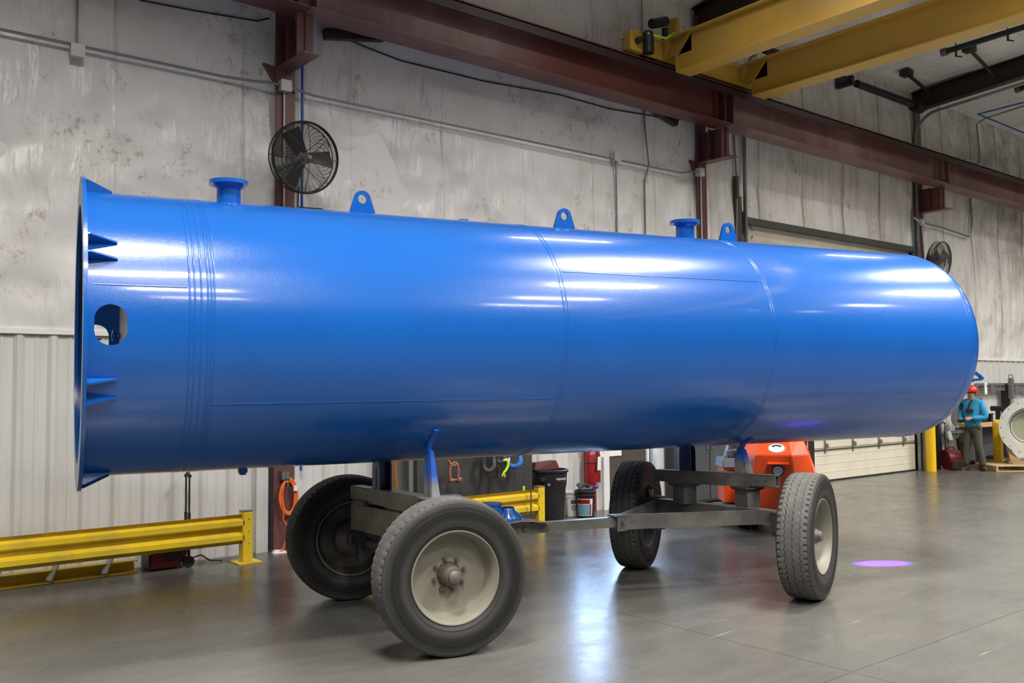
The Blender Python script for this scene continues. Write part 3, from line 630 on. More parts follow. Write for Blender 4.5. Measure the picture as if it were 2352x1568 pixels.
# fans
def fan(cx, cy_, Rf, face, lab, wallx, rot0):
    P = V((cx, cy_, 0)); t = thing('wall_fan', lab, 'fan', (0, 0, 0), 0, None)
    c = V(face[0]); n_ = V(face[1]).normalized()
    u = V((0, 0, 1)); sd = u.cross(n_).normalized(); u = n_.cross(sd)
    def P3(r, a, off=0): return (sd*cos(a)+u*sin(a))*r+n_*off
    g = MB(); K = 48
    for rr_, off in ((Rf, 0.0), (Rf, 0.03), (Rf, -0.10)):
        g.tube([P3(rr_, 2*pi*k/K, off) for k in range(K)], 0.007, 6, closed=True)
    g.tube([P3(Rf+0.004, 2*pi*k/K, 0.015) for k in range(K)], 0.014, 6, closed=True)
    g.build('guard_rim', M['black'], t)
    for sgn, nm in ((1, 'front_guard'), (-1, 'rear_guard')):
        g = MB(); nr = 30
        for i in range(3, nr):
            r = Rf*i/nr; off = sgn*(0.03+0.09*(1-(i/nr)**2)) if sgn > 0 else -0.10-0.08*(1-(i/nr)**2)
            g.tube([P3(r, 2*pi*k/K, off) for k in range(K)], 0.0026, 3, closed=True)
        for k in range(8):
            a = rot0+2*pi*k/8; g.tube([P3(Rf*q, a, (0.03+0.09*(1-q*q)) if sgn > 0 else -0.10-0.08*(1-q*q)) for q in (0.1, 0.4, 0.7, 1)], 0.004, 5)
        g.build(nm, M['wire'], t)
    for k in range(3):
        a = rot0+0.05+2*pi*k/3; ux = sd*cos(a)+u*sin(a); vy = -sd*sin(a)+u*cos(a); b_ = MB()
        pr = [(0.05, -0.05, 0.03), (Rf*0.86, -0.10, 0.05), (Rf*0.86, 0.10, -0.05), (0.05, 0.06, -0.03)]
        q_ = [ux*r+vy*w_+n_*(o_-0.03) for r, w_, o_ in pr]; q2 = [p_+n_*0.004 for p_ in q_]
        b_.hexa(q_+q2); b_.build('fan_blade', M['wire'], t, smooth=0)
    MB().cyl(n_*-0.22, n_*-0.02, 0.075, 20).cyl(n_*-0.02, n_*0.01, 0.03, 16).build('motor', M['galv'], t)
    MB().cyl(n_*0.115, n_*0.13, 0.022, 16).build('guard_badge', M['galv'], t)
    w_ = V(wallx)-c
    b_ = MB().bar(n_*-0.2, w_, 0.04, 0.05).box(w_.x-0.05, w_.x+0.05, w_.y-0.01, w_.y+0.01, w_.z-0.13, w_.z+0.13)
    b_.build('wall_bracket', M['galv'], t, smooth=0)
    t.location = c; return t
F1 = at(701, 362, 9.30)
fan(0, 0, 0.385, (F1, (-0.02, -1.0, -0.14)), 'large round wire-guarded fan bracketed to the left column', (4.55, WY-0.125, F1.z-0.02), 0.02)
F2 = at(2160, 601, 9.05)
fan(0, 0, 0.40, (F2, (0.0, -1.0, -0.16)), 'smaller looking round wire fan beside the right column, half behind the tank', (19.5, WY-0.125, F2.z-0.05), 0.55)

# ================================================================== TANK
TA = radians(-12.3); TT = radians(0.22)
AX = V((cos(TA)*cos(TT), sin(TA)*cos(TT), sin(TT))); AC = V((5.46, 5.98, 2.242)); TR = 0.976
tank = thing('pressure_vessel', 'huge glossy blue cylindrical steel tank lying on a four wheeled cart', 'tank', AC)
tank.rotation_euler = (0, -TT, TA)
TM = Matrix.Translation(AC) @ Matrix.Rotation(TA, 4, 'Z') @ Matrix.Rotation(-TT, 4, 'Y'); TMI = TM.inverted()
def hit(px, py):                        # pixel -> (s, angle) on the shell; angle 0 = camera side, 90 = top
    o = TMI @ EYEP; d = (TMI.to_3x3() @ ray(px, py))
    a = d.y**2+d.z**2; b_ = 2*(o.y*d.y+o.z*d.z); c = o.y**2+o.z**2-TR**2; D = b_*b_-4*a*c
    if D < 0: D = 0
    tt = (-b_-sqrt(D))/(2*a); p_ = o+d*tt; return p_.x, atan2(p_.z, -p_.y)
def cylp(s, phi, r): return V((s, -r*cos(phi), r*sin(phi)))
S0, S1 = -3.86, 4.00
th = 0.014
def seg(a, b_, rings=2):
    n = 160; m_ = MB(); prof = [(a+(b_-a)*i/rings, TR) for i in range(rings+1)]+[(b_-(b_-a)*i/rings, TR-th) for i in range(rings+1)]
    return m_.lathe(prof, n, closed=True)
holeS, holeA = hit(255, 745)
sh1 = seg(S0, -3.21).build('shell', M['blue'], tank, smooth=30)
cut = MB(); ob = [(0.092*cos(a), 0.092*sin(a)+(0.032 if sin(a) >= 0 else -0.032)) for a in [2*pi*(i+0.5)/48 for i in range(48)]]
zc = TR*sin(holeA)
cut.prism(ob, (holeS, 0, zc), (1, 0, 0), (0, 0, 1), (0, 1, 0), -1.3, 1.3)
co = cut.build('cut', M['blue'], tank, smooth=0)
bo = sh1.modifiers.new('b', 'BOOLEAN'); bo.operation = 'DIFFERENCE'; bo.object = co; bo.solver = 'EXACT'
bpy.context.view_layer.update()
me = bpy.data.meshes.new_from_object(sh1.evaluated_get(bpy.context.evaluated_depsgraph_get()))
sh1.modifiers.clear(); sh1.data = me; bpy.data.objects.remove(co)
for p_ in me.polygons: p_.use_smooth = True
me.set_sharp_from_angle(angle=radians(30))
s2 = seg(-3.21, S1).build('shell_body', M['blue'], tank, smooth=30)
# dished end
prof = [(S1+0.03, TR)]
for i in range(1, 25):
    a = pi/2*i/24; prof.append((S1+0.03+0.46*sin(a), max(TR*cos(a)**0.92, 0.002)))
MB().lathe([(S1, TR)]+prof, 160).build('dished_head', M['blue'], tank, smooth=60)
# inner bulkhead
prof = [(-3.555, TR-th-0.001)]+[(-3.555-0.03*sin(pi/2*i/14), max((TR-th)*cos(pi/2*i/14), 0.002)) for i in range(1, 15)]
MB().lathe(prof, 96).build('bulkhead', M['bulk'], tank, smooth=60)
MB().cyl((-3.58, 0.55, 0.02), (-3.64, 0.55, 0.02), 0.025, 16).cyl((-3.62, 0.55, 0.02), (-3.635, 0.55, 0.02), 0.045, 16).build('bulkhead_fitting', M['blue'], tank)
# mounting flange: steel face bare on the open side
RO = 1.075
fb = MB(); n = 160
fb.lathe([(S0-0.024, 0.885), (S0-0.024, RO)], n); fb.cur = 1
fb.lathe([(S0-0.024, RO), (S0, RO), (S0, 0.885), (S0-0.024, 0.885)], n)
fb.build('mounting_flange', [M['conc'], M['blue']], tank, smooth=30)
for k in range(7):
    for dd in (-3.6, 3.6):
        a = radians(28.5+360/7*k+dd)
        er = V((0, -cos(a), sin(a))); tg = V((0, sin(a), cos(a)))
        MB().prism([(0, -0.01), (0.17, -0.01), (0.17, 0.012), (0.015, 0.085), (0, 0.085)], V((S0, 0, 0))+er*TR, (1, 0, 0), er, tg, -0.006, 0.006).build('gusset', M['blue'], tank, smooth=0)
# circumferential welds
def bead(s, wdt=0.016, h=0.004, nm='weld_seam'):
    m_ = MB(); n = 240; vs = []
    for j, (ds, rr_) in enumerate(((-wdt, -0.001), (-wdt*0.6, h*0.55), (-wdt*0.25, h*0.92), (wdt*0.25, h*0.92), (wdt*0.6, h*0.55), (wdt, -0.001))):
        for i in range(n):
            a = 2*pi*i/n; vs.append(cylp(s+ds, a, TR+rr_+(0.0005*sin(i*37.7) if 0 < j < 5 else 0)))
    m_.add(vs, [(j*n+i, j*n+(i+1) % n, (j+1)*n+(i+1) % n, (j+1)*n+i) for j in range(5) for i in range(n)])
    return m_.build(nm, M['blue'], tank, smooth=60)
for s_ in (-3.275, -3.245, -3.205, -3.165, -3.145, -3.125): bead(s_, 0.008, 0.0028)
for s_ in (-0.575, -0.545, 1.49, 1.515, S1+0.01): bead(s_, 0.009, 0.003)
def lbead(p0, p1, h=0.0032):
    s_a, a_a = hit(*p0); s_b, a_b = hit(*p1); a = (a_a+a_b)/2; m_ = MB(); vs = []; K = 60
    wdt = 0.006
    for i in range(K+1):
        s_ = s_a+(s_b-s_a)*i/K
        for j, (da, rr_) in enumerate(((-wdt, -0.001), (-wdt*0.4, h), (wdt*0.4, h), (wdt, -0.001))):
            vs.append(cylp(s_, a+da/TR, TR+rr_+(0.0006*sin(i*9.1) if 0 < j < 3 else 0)))
    m_.add(vs, [(i*4+j, i*4+j+1, (i+1)*4+j+1, (i+1)*4+j) for i in range(K) for j in range(3)])
    m_.build('long_weld', M['blue'], tank, smooth=60)
for a, b_ in (((212, 654), (430, 658)), ((482, 928), (1275, 915)), ((1290, 622), (1742, 648)), ((1772, 907), (2205, 895))): lbead(a, b_)
# flanged nozzles, lifting lugs, fittings
for s_ in (-2.88, 1.31):
    m_ = MB(); m_.lathe([(TR-0.05, 0.088), (TR+0.115, 0.088), (TR+0.13, 0.11), (TR+0.145, 0.115), (TR+0.145, 0.142), (TR+0.175, 0.142), (TR+0.175, 0.07), (TR, 0.07)], 48, 'Z', (s_, 0, 0))
    nz = m_.build('nozzle', M['blue'], tank, smooth=30)
    for k in range(8):
        a = 2*pi*(k+0.5)/8; MB().cyl((s_+0.126*cos(a), 0.126*sin(a), TR+0.1445), (s_+0.126*cos(a), 0.126*sin(a), TR+0.176), 0.009, 10).build('bolt_hole', M['black'], nz)
for s_ in (-1.855, -0.01, 1.825):
    n = 48; outer = []; hole = []
    for i in range(n):
        a = 2*pi*i/n - pi/2
        hole.append((0.036*cos(a), 0.125+0.036*sin(a)))
        # rounded triangle outline
        c_, s__ = cos(a), sin(a)
        if s__ > 0.17: outer.append((0.068*c_, 0.125+0.068*s__))
        else:
            # lower part: rays down to trapezoid legs
            best = 9
            for (x0, z0, x1, z1) in ((0.067, 0.137, 0.118, -0.02), (-0.067, 0.137, -0.118, -0.02), (-0.118, -0.02, 0.118, -0.02)):
                ex, ez = x1-x0, z1-z0; den = c_*ez-s__*ex
                if abs(den) > 1e-9:
                    tt = ((x0)*ez-(z0-0.125)*ex)/den; uu = ((x0)*s__-(z0-0.125)*c_)/den
                    if tt > 0 and -0.02 <= uu <= 1.02: best = min(best, tt)
            outer.append((best*c_, 0.125+best*s__))
    MB().plate_hole(outer, hole, (s_, 0, TR), (1, 0, 0), (0, 0, 1), (0, 1, 0), -0.014, 0.014).build('lifting_lug', M['blue'], tank, smooth=25)
a = radians(97); er = V((0, -cos(a), sin(a))); P = V((-0.93, 0, 0))
MB().cyl(P+er*(TR-0.02), P+er*(TR+0.05), 0.05, 24).build('coupling', M['blue'], tank)
a = radians(-88); er = V((0, -cos(a), sin(a))); P = V((-2.78, 0, 0))
MB().cyl(P+er*(TR-0.02), P+er*(TR+0.03), 0.035, 12).cyl(P+er*(TR+0.02), P+er*(TR+0.045), 0.025, 8).build('drain_plug', M['blue'], tank)
MB().cyl((S1+0.35, 0.55, -0.25), (S1+0.62, 0.55, -0.25), 0.06, 16).build('end_nozzle', M['blue'], tank)

# ================================================================== WAGON CART
CA = radians(-12.05)
cart = thing('transport_cart', 'dark grey four wheeled steel wagon carrying the blue tank', 'cart', (5.46, 5.975, 0), CA)
CI = (Matrix.Translation((5.46, 5.975, 0)) @ Matrix.Rotation(CA, 4, 'Z')).inverted()
def cl_(p): return CI @ V(p)
WR = 0.54
def tyre_mesh():
    # axis = local Y (outboard is -Y), centred on the origin
    nT = 300; m_ = MB()
    prof = []  # (y, r, part)
    W2 = 0.122
    lat = [-W2+2*W2*i/40 for i in range(41)]
    vs = []
    for y in lat:
        for j in range(nT):
            a = 2*pi*j/nT; ph_ = j/nT*60
            r = WR-0.010*(abs(y)/W2)**3
            zig = 0.007*(2*abs(2*((ph_) % 1)-1)-1)
            for gy in (-0.062, 0.0, 0.062):
                if abs(y-gy-zig) < 0.0045: r -= 0.009
            if abs(abs(y)-0.031) < 0.004 and (ph_*1.0) % 1 < 0.35: r -= 0.004
            if abs(y) > W2-0.03 and (ph_) % 1 < 0.2: r -= 0.012
            vs.append((r*cos(a), y, r*sin(a)))
    m_.add(vs, [(i*nT+j, i*nT+(j+1) % nT, (i+1)*nT+(j+1) % nT, (i+1)*nT+j) for i in range(40) for j in range(nT)])
    return m_
def side_mesh():
    m_ = MB()
    for s_ in (-1, 1):
        p_ = [(0.122, 0.5305), (0.132, 0.522), (0.139, 0.505), (0.1375, 0.500), (0.1405, 0.497), (0.146, 0.470), (0.1455, 0.462), (0.1475, 0.46), (0.149, 0.43), (0.1465, 0.395), (0.140, 0.365), (0.1385, 0.36), (0.139, 0.352), (0.130, 0.335), (0.120, 0.318), (0.10, 0.312)]
        m_.lathe([(s_*a, b_) for a, b_ in p_], 120, 'Y')
    return m_
def rim_mesh():
    m_ = MB()
    # outer lip, deep dish, disc (outboard = -Y) and inner barrel
    p_ = [(-0.112, 0.316), (-0.124, 0.323), (-0.130, 0.320), (-0.129, 0.313), (-0.118, 0.308), (-0.105, 0.296), (-0.05, 0.283), (0.0, 0.276), (0.018, 0.268), (0.024, 0.255), (0.024, 0.08), (0.036, 0.08), (0.036, 0.262), (0.06, 0.272), (0.10, 0.296), (0.118, 0.308), (0.129, 0.313), (0.130, 0.320), (0.124, 0.323), (0.112, 0.316)]
    m_.lathe(p_[:12], 96, 'Y'); m_.cur = 1; m_.lathe(p_[11:16], 96, 'Y'); m_.cur = 0; m_.lathe(p_[15:], 96, 'Y'); return m_
def wheel(local, dirdeg, lab, outb):
    # dirdeg: world direction of the axle pointing away from camera; outb=+1 when the outboard (dished) face looks at the camera
    w_ = bpy.data.objects.new('wheel', None); COL.objects.link(w_); w_.parent = cart; w_.location = local
    ang = radians(dirdeg)-pi/2-CA
    if outb < 0: ang += pi
    w_.rotation_euler = (0, 0, ang)
    if lab: w_['label'] = lab
    for nm in ('tyre_tread', 'tyre_sidewall', 'rim', 'hub'):
        o = bpy.data.objects.new(nm, WH[nm]); COL.objects.link(o); o.parent = w_
    for k in range(8):
        a = 2*pi*k/8+0.25; o = bpy.data.objects.new('lug_nut', WH['nut']); COL.objects.link(o); o.parent = w_
        o.location = (0.113*cos(a), 0.022, 0.113*sin(a))
    return w_
WH = {}
def stash(nm, mb, mat, smooth=40, pre=None):
    o = mb.build(nm, mat, smooth=smooth); WH[nm] = o.data; bpy.data.objects.remove(o)
stash('tyre_tread', tyre_mesh(), M['tyre'], 35); stash('tyre_sidewall', side_mesh(), M['tyreside'], 25); stash('rim', rim_mesh(), [M['wheelpaint'], M['rimdark']], 35)
hb = MB(); hb.lathe([(0.024, 0.088), (0.018, 0.088), (0.016, 0.0)], 32, 'Y'); hb.cur = 1
hb.lathe([(0.016, 0.080), (-0.06, 0.068), (-0.085, 0.056), (-0.085, 0.048), (-0.112, 0.044), (-0.122, 0.030), (-0.125, 0.001)], 32, 'Y')
hb.lathe([(0.03, 0.14), (0.09, 0.15), (0.13, 0.12), (0.15, 0.07), (0.20, 0.06), (0.20, 0.001)], 32, 'Y')
stash('hub', hb, [M['rusthub'], M['hub']])
nt_ = MB().cyl((0, 0.003, 0), (0, -0.022, 0), 0.0155, 6).cyl((0, -0.02, 0), (0, -0.034, 0), 0.009, 10); stash('nut', nt_, M['hub'], 30)
wheels = [((3.74, 5.33), 75.5, 'front facing wheel nearest the camera', 1), ((4.04, 7.30), 77.0, 'shadowed wheel at the left rear', -1),
          ((7.06, 4.66), 109.0, 'steered wheel nearest at the right', 1), ((6.97, 6.60), 117.5, 'steered wheel at the far right side', -1)]
WL = []
for (x, y), dg, lab, ob_ in wheels:
    l = cl_((x, y, 0)); WL.append(V((l.x, l.y, WR-0.003))); wheel(WL[-1], dg, lab, ob_)
def part(mb, nm, mat='cart', smooth=0, bevel=0.0): return mb.build(nm, M[mat], cart, smooth=smooth, bevel=bevel)
ZT = 1.02
def bolster(pa, pb, wdt=0.115, hgt=0.11, ext=0.0):
    A_ = cl_(onz(pa[0], pa[1], ZT)); B = cl_(onz(pb[0], pb[1], ZT)); d = (B-A_).normalized(); A_ = A_; B = B+d*ext
    side = V((0, 0, 1)).cross(d).normalized()   # away from camera
    if side.dot(V((1, 0, 0))) < 0: side = -side
    off = side*(wdt/2)-V((0, 0, hgt/2))
    m_ = MB()
    a, b_ = A_+off, B+off; up = V((0, 0, 1)); tks = 0.008
    for sx in (-1, 1): m_.bar(a+side*sx*(wdt/2-tks/2), b_+side*sx*(wdt/2-tks/2), tks, hgt)
    for sz in (-1, 1): m_.bar(a+up*sz*(hgt/2-tks/2), b_+up*sz*(hgt/2-tks/2), wdt, tks)
    o = part(m_, 'bolster_tube'); 
    for q in (0.06, 0.13, 0.20, 0.78, 0.85, 0.92):
        c = a+(b_-a)*q-side*(wdt/2); MB().cyl(c-side*0.0015, c+side*0.002, 0.007, 10).build('bolt_hole', M['black'], o)
    # inner sleeve collar
    s2_ = MB().bar(a+(b_-a)*0.22, a+(b_-a)*0.80, wdt+0.014, hgt+0.014); part(s2_, 'bolster_sleeve')
    return a, b_, d, side
La, Lb, Ld, Ls = bolster((805, 1115), (985, 1146), ext=0.22)
Ra, Rb, Rd, Rs = bolster((1503, 1078), (1781, 1092))
def post(frac, a, b_, side, d, near):
    c = a+(b_-a)*frac; c = V((c.x, c.y, 0.965+0.055)); m_ = MB()
    s_ = c.y; ztop = 2.242-sqrt(max(TR**2-c.y**2, 0.2))
    # plates V-shaped towards the shell
    if not near:
        poly = [(-0.06, 0), (0.06, 0), (0.06, ztop-c.z-0.09), (0.035, ztop-c.z+0.03), (-0.035, ztop-c.z+0.03), (-0.06, ztop-c.z-0.09)]
        for q in (-0.05, 0.05): m_.prism(poly, c, d, (0, 0, 1), side, q-0.006, q+0.006)
        m_.prism(poly, c, side, (0, 0, 1), d, -0.006, 0.006)
        part(m_, 'cradle_post', 'bluedk')
    else:
        H_ = ztop-c.z-0.03; zz = V((0, 0, 1))
        # broad pointed plate and a leaning narrow plate meeting at the top
        m_.prism([(-0.05, 0), (0.05, 0), (0.05, H_*0.62), (0.012, H_), (-0.012, H_), (-0.05, H_*0.62)], c-d*0.03, d, zz, side, -0.006, 0.006)
        a_ = c+d*0.075; b_2 = c-d*0.005+zz*H_
        m_.hexa([a_-d*0.015-side*0.035, a_+d*0.012-side*0.035, a_+d*0.012+side*0.035, a_-d*0.015+side*0.035, b_2-d*0.012-side*0.015, b_2+d*0.035-zz*0.03-side*0.015, b_2+d*0.035-zz*0.03+side*0.015, b_2-d*0.012+side*0.015])
        top = c-d*0.03+zz*(H_-0.02); tt = V((top.x, top.y-0.17, 2.242-sqrt(TR**2-(top.y-0.17)**2)-0.004))
        m_.bar(top, V((top.x, top.y-0.06, 2.242-sqrt(TR**2-(top.y-0.06)**2)-0.004)), 0.04, 0.025)
        m_.bar(V((top.x, top.y-0.05, 2.242-sqrt(TR**2-(top.y-0.05)**2)-0.004)), tt, 0.04, 0.02)
        part(m_, 'cradle_post', 'spray')
post(0.30, La, Lb, Ls, Ld, False); post(0.80, La, Lb, Ls, Ld, True)
post(0.27, Ra, Rb, Rs, Rd, False); post(0.73, Ra, Rb, Rs, Rd, True)
m_ = MB(); c = La+(Lb-La)*0.80
m_.box(c.x-0.10, c.x+0.22, c.y-0.09, c.y+0.03, 1.022, 1.032); part(m_, 'base_plate', 'galv')
# left axle: deep box beam below the bolster, hung brackets
Lw0, Lw1 = WL[1], WL[0]; dl = (Lw1-Lw0).normalized()
m_ = MB().bar(La+(Lb-La)*0.02+V((0, 0, -0.195)), La+(Lb-La)*1.05+V((0, 0, -0.195)), 0.14, 0.21); part(m_, 'axle_beam')
m_ = MB().bar(La+(Lb-La)*0.08+V((0, 0, -0.070)), La+(Lb-La)*0.22+V((0, 0, -0.070)), 0.20, 0.035); part(m_, 'bolster_pad', 'cart2'); m_ = MB().bar(La+(Lb-La)*0.75+V((0, 0, -0.070)), La+(Lb-La)*0.9+V((0, 0, -0.070)), 0.20, 0.035); part(m_, 'bolster_pad', 'cart2')
for q in (0.05, 0.98):
    c = La+(Lb-La)*q; m_ = MB().bar(V((c.x, c.y, 0.40)), V((c.x, c.y, 0.87)), 0.10, 0.06); part(m_, 'hanger_bracket', 'cart2')
m_ = MB().cyl(Lw0-dl*(-0.16), Lw1-dl*0.16, 0.055, 16); part(m_, 'axle_tube', 'cart2', 40)
c = (Lw0+Lw1)/2; m_ = MB().cyl(V((c.x+0.25, c.y-0.3, 0.56)), V((c.x+0.25, c.y+0.35, 0.56)), 0.02, 10); part(m_, 'brake_rod', 'galv', 40)
# right (steering) axle
Rw0, Rw1 = WL[3], WL[2]
mid = (Ra+Rb)/2
axd = (Rw1-Rw0).normalized(); a0 = Rw0+axd*0.16; a1 = Rw1-axd*0.16
zb = 0.655
m_ = MB().bar(V((a0.x, a0.y, zb)), V((a1.x, a1.y, zb)), 0.12, 0.13); part(m_, 'axle_beam')
for q in (0.24, 0.76):
    c = Ra+(Rb-Ra)*q; 
    m_ = MB().box(c.x-0.075, c.x+0.075, c.y-0.085, c.y+0.085, 0.71, 0.885); part(m_, 'riser_block')
    m_ = MB().box(c.x-0.11, c.x+0.11, c.y-0.11, c.y+0.11, 0.885, 0.90).box(c.x-0.10, c.x+0.10, c.y-0.10, c.y+0.10, 0.875, 0.885); part(m_, 'bolster_pad', 'cart2')
for W_, sg in ((Rw0, 1), (Rw1, -1)):
    c = W_+axd*0.20*sg
    m_ = MB().box(c.x-0.16, c.x+0.13, c.y-0.07, c.y+0.10, 0.715, 0.73); part(m_, 'top_plate')
    m_ = MB().prism([(-0.15, 0.715), (0.13, 0.715), (0.13, 0.40), (-0.02, 0.40), (-0.15, 0.55)], (c.x, c.y, 0), (1, 0, 0), (0, 0, 1), (0, 1, 0), -0.05, 0.05); part(m_, 'knuckle_plate', 'cart2')
    m_ = MB().cyl((c.x-0.02, c.y, 0.73), (c.x-0.02, c.y, 0.80), 0.035, 14); part(m_, 'king_pin', 'galv', 40)
    m_ = MB().cyl(c+V((0, 0, 0)), W_-axd*0.02*sg, 0.05, 14); part(m_, 'stub_axle', 'cart2', 40)
# A frame and pole
ap = cl_(onz(1428, 1197, 0.66)); ap.z = 0.66
arm1 = cl_(onz(1690, 1175, 0.655)); arm1.z = 0.655
arm2 = V((a0.x+0.02, a0.y-0.10, 0.655))
m_ = MB().bar(ap+V((0, 0.03, 0)), arm2, 0.055, 0.10); part(m_, 'frame_arm')
m_ = MB().bar(ap+V((0, -0.03, 0)), V((a1.x-0.05, a1.y+0.28, 0.65)), 0.055, 0.125); part(m_, 'frame_arm')
pl0 = cl_(onz(1190, 1214, 0.66)); pl0.z = 0.66
m_ = MB().bar(pl0, ap+V((0.05, 0, 0)), 0.075, 0.085); part(m_, 'draw_pole')
mL = (Lw0+Lw1)/2; m_ = MB().bar(V((mL.x-0.1, mL.y, 0.62)), pl0+V((0.06, 0, -0.005)), 0.12, 0.12); part(m_, 'pole_socket')
for q in (pl0+V((0.03, 0, 0)), ap+V((-0.02, 0, 0))):
    m_ = MB().box(q.x-0.06, q.x+0.06, q.y-0.055, q.y-0.045, q.z-0.075, q.z+0.06).box(q.x-0.06, q.x+0.06, q.y+0.045, q.y+0.055, q.z-0.075, q.z+0.06).box(q.x-0.09, q.x+0.05, q.y-0.06, q.y+0.06, q.z+0.05, q.z+0.062); cb = part(m_, 'clamp_plate')
    MB().cyl((q.x, q.y-0.055, q.z), (q.x, q.y-0.075, q.z), 0.02, 6).build('bolt', M['darkbox'], cb, smooth=30)
# things riding on the pole
q = pl0
t = thing('painted_fitting', 'small glossy blue painted flanged fitting resting on the cart pole', 'fitting')
w0 = (CI.inverted() @ (pl0+V((-0.08, 0.0, 0.06))))
t.location = w0; t.rotation_euler = (0, 0, CA)
MB().cyl((0, 0.03, 0.005), (0, 0.03, 0.02), 0.16, 32).build('fitting_base', M['blue'], t)
MB().lathe([(0.02, 0.12), (0.05, 0.115), (0.10, 0.06), (0.12, 0.055)], 32, 'Z', (0, 0.03, 0)).build('cone', M['blue'], t)
MB().cyl((-0.16, 0.03, 0.02), (-0.16, 0.03, 0.15), 0.09, 24).cyl((-0.16, 0.03, 0.15), (-0.16, 0.03, 0.165), 0.10, 24).build('sleeve', M['blue'], t)
t = MB(); A_ = V((0.0, 0, 0)); vs = []
for i in range(13):
    u = i/12; zz = 0.012*sin(u*5)+(-0.02*(u-0.85)*6 if u > 0.85 else 0)
    for y in (-0.13, 0.13): vs.append((-0.2+0.42*u, y, zz)); vs.append((-0.2+0.42*u, y, zz+0.004))
t.add(vs, [f for i in range(12) for f in ((i*4, i*4+2, i*4+6, i*4+4), (i*4+1, i*4+5, i*4+7, i*4+3), (i*4, i*4+4, i*4+5, i*4+1), (i*4+2, i*4+3, i*4+7, i*4+6))])
o = t.build('cardboard_sheet', M['cardboard'], smooth=40); o.location = CI.inverted() @ (pl0+V((0.02, -0.02, 0.066))); o.rotation_euler = (0, 0, CA); tag(o, 'curled brown cardboard sheet under the small blue fitting on the cart pole', 'cardboard')

# ================================================================== GUARD RAILS
def guard(x0, x1, Y, postx, lab):
    t = thing('guard_rail', lab, 'guard rail', (postx, Y, 0))
    prof = [(0, 0.20), (0, 0.225), (-0.055, 0.245), (-0.055, 0.295), (0, 0.325), (0, 0.375), (-0.055, 0.40), (-0.055, 0.45), (0, 0.475), (0, 0.505), (-0.035, 0.515)]
    th_ = 0.005; n = len(prof); m_ = MB(); vs = []
    for x in (x0-postx, x1-postx):
        for y, z in prof: vs.append((x, y, z))
        for y, z in prof: vs.append((x, y+th_, z))
    fs = []
    for i in range(n-1):
        fs += [(i, i+1, 2*n+i+1, 2*n+i), (n+i, 3*n+i, 3*n+i+1, n+i+1)]
        fs += [(i, n+i, n+i+1, i+1), (2*n+i, 2*n+i+1, 3*n+i+1, 3*n+i)]
    m_.add(vs, fs); m_.build('rail_beam', M['yellow'], t, smooth=0)
    return t
PA = onz(566, 1291); gy = PA.y+0.02
t = guard(-3.0, PA.x-0.04, gy, PA.x, 'long scuffed yellow guard rail running off the left edge')
def gpost(t, x, y=0):
    p_ = MB().box(x-0.055, x+0.055, y-0.055, y+0.055, 0.012, 0.54).build('post', M['yellow'], t, smooth=0, bevel=0.004)
    MB().box(x-0.058, x+0.058, y-0.058, y+0.058, 0.54, 0.552).build('post_cap', M['galv'], p_, bevel=0.004)
    MB().box(x-0.13, x+0.13, y-0.13, y+0.13, 0, 0.013).build('base_plate', M['yellow'], p_, smooth=0)
    for z in (0.20, 0.33, 0.46): MB().cyl((x+0.01, y-0.0545, z), (x+0.01, y-0.0565, z), 0.006, 8).build('bolt_hole', M['black'], p_)
gpost(t, 0); gpost(t, -3.6)
PB = V((7.90, 9.22, 0))
t = guard(5.6, PB.x-0.04, PB.y, PB.x, 'shorter yellow guard rail under the tank in front of the dark rack'); gpost(t, 0); gpost(t, -2.5)
# yellow rack beam lying on the floor with grey arms
t = thing('rack_beam', 'yellow steel rack beam lying on the floor behind the long guard rail', 'beam', (1.2, 9.80, 0))
MB().box(-3.0, 1.78, -0.06, 0.06, 0, 0.012).box(-3.0, 1.78, 0.05, 0.06, 0.012, 0.12).box(-3.0, 1.78, -0.06, 0.06, 0.11, 0.12).build('beam_channel', M['yellow'], t, smooth=0)
for x in (0.05, 0.45, 0.95, 1.45):
    MB().bar((x, -0.09, 0.03), (x+0.12, 0.02, 0.22), 0.05, 0.03).build('rack_arm', M['boxm'], t, smooth=0)

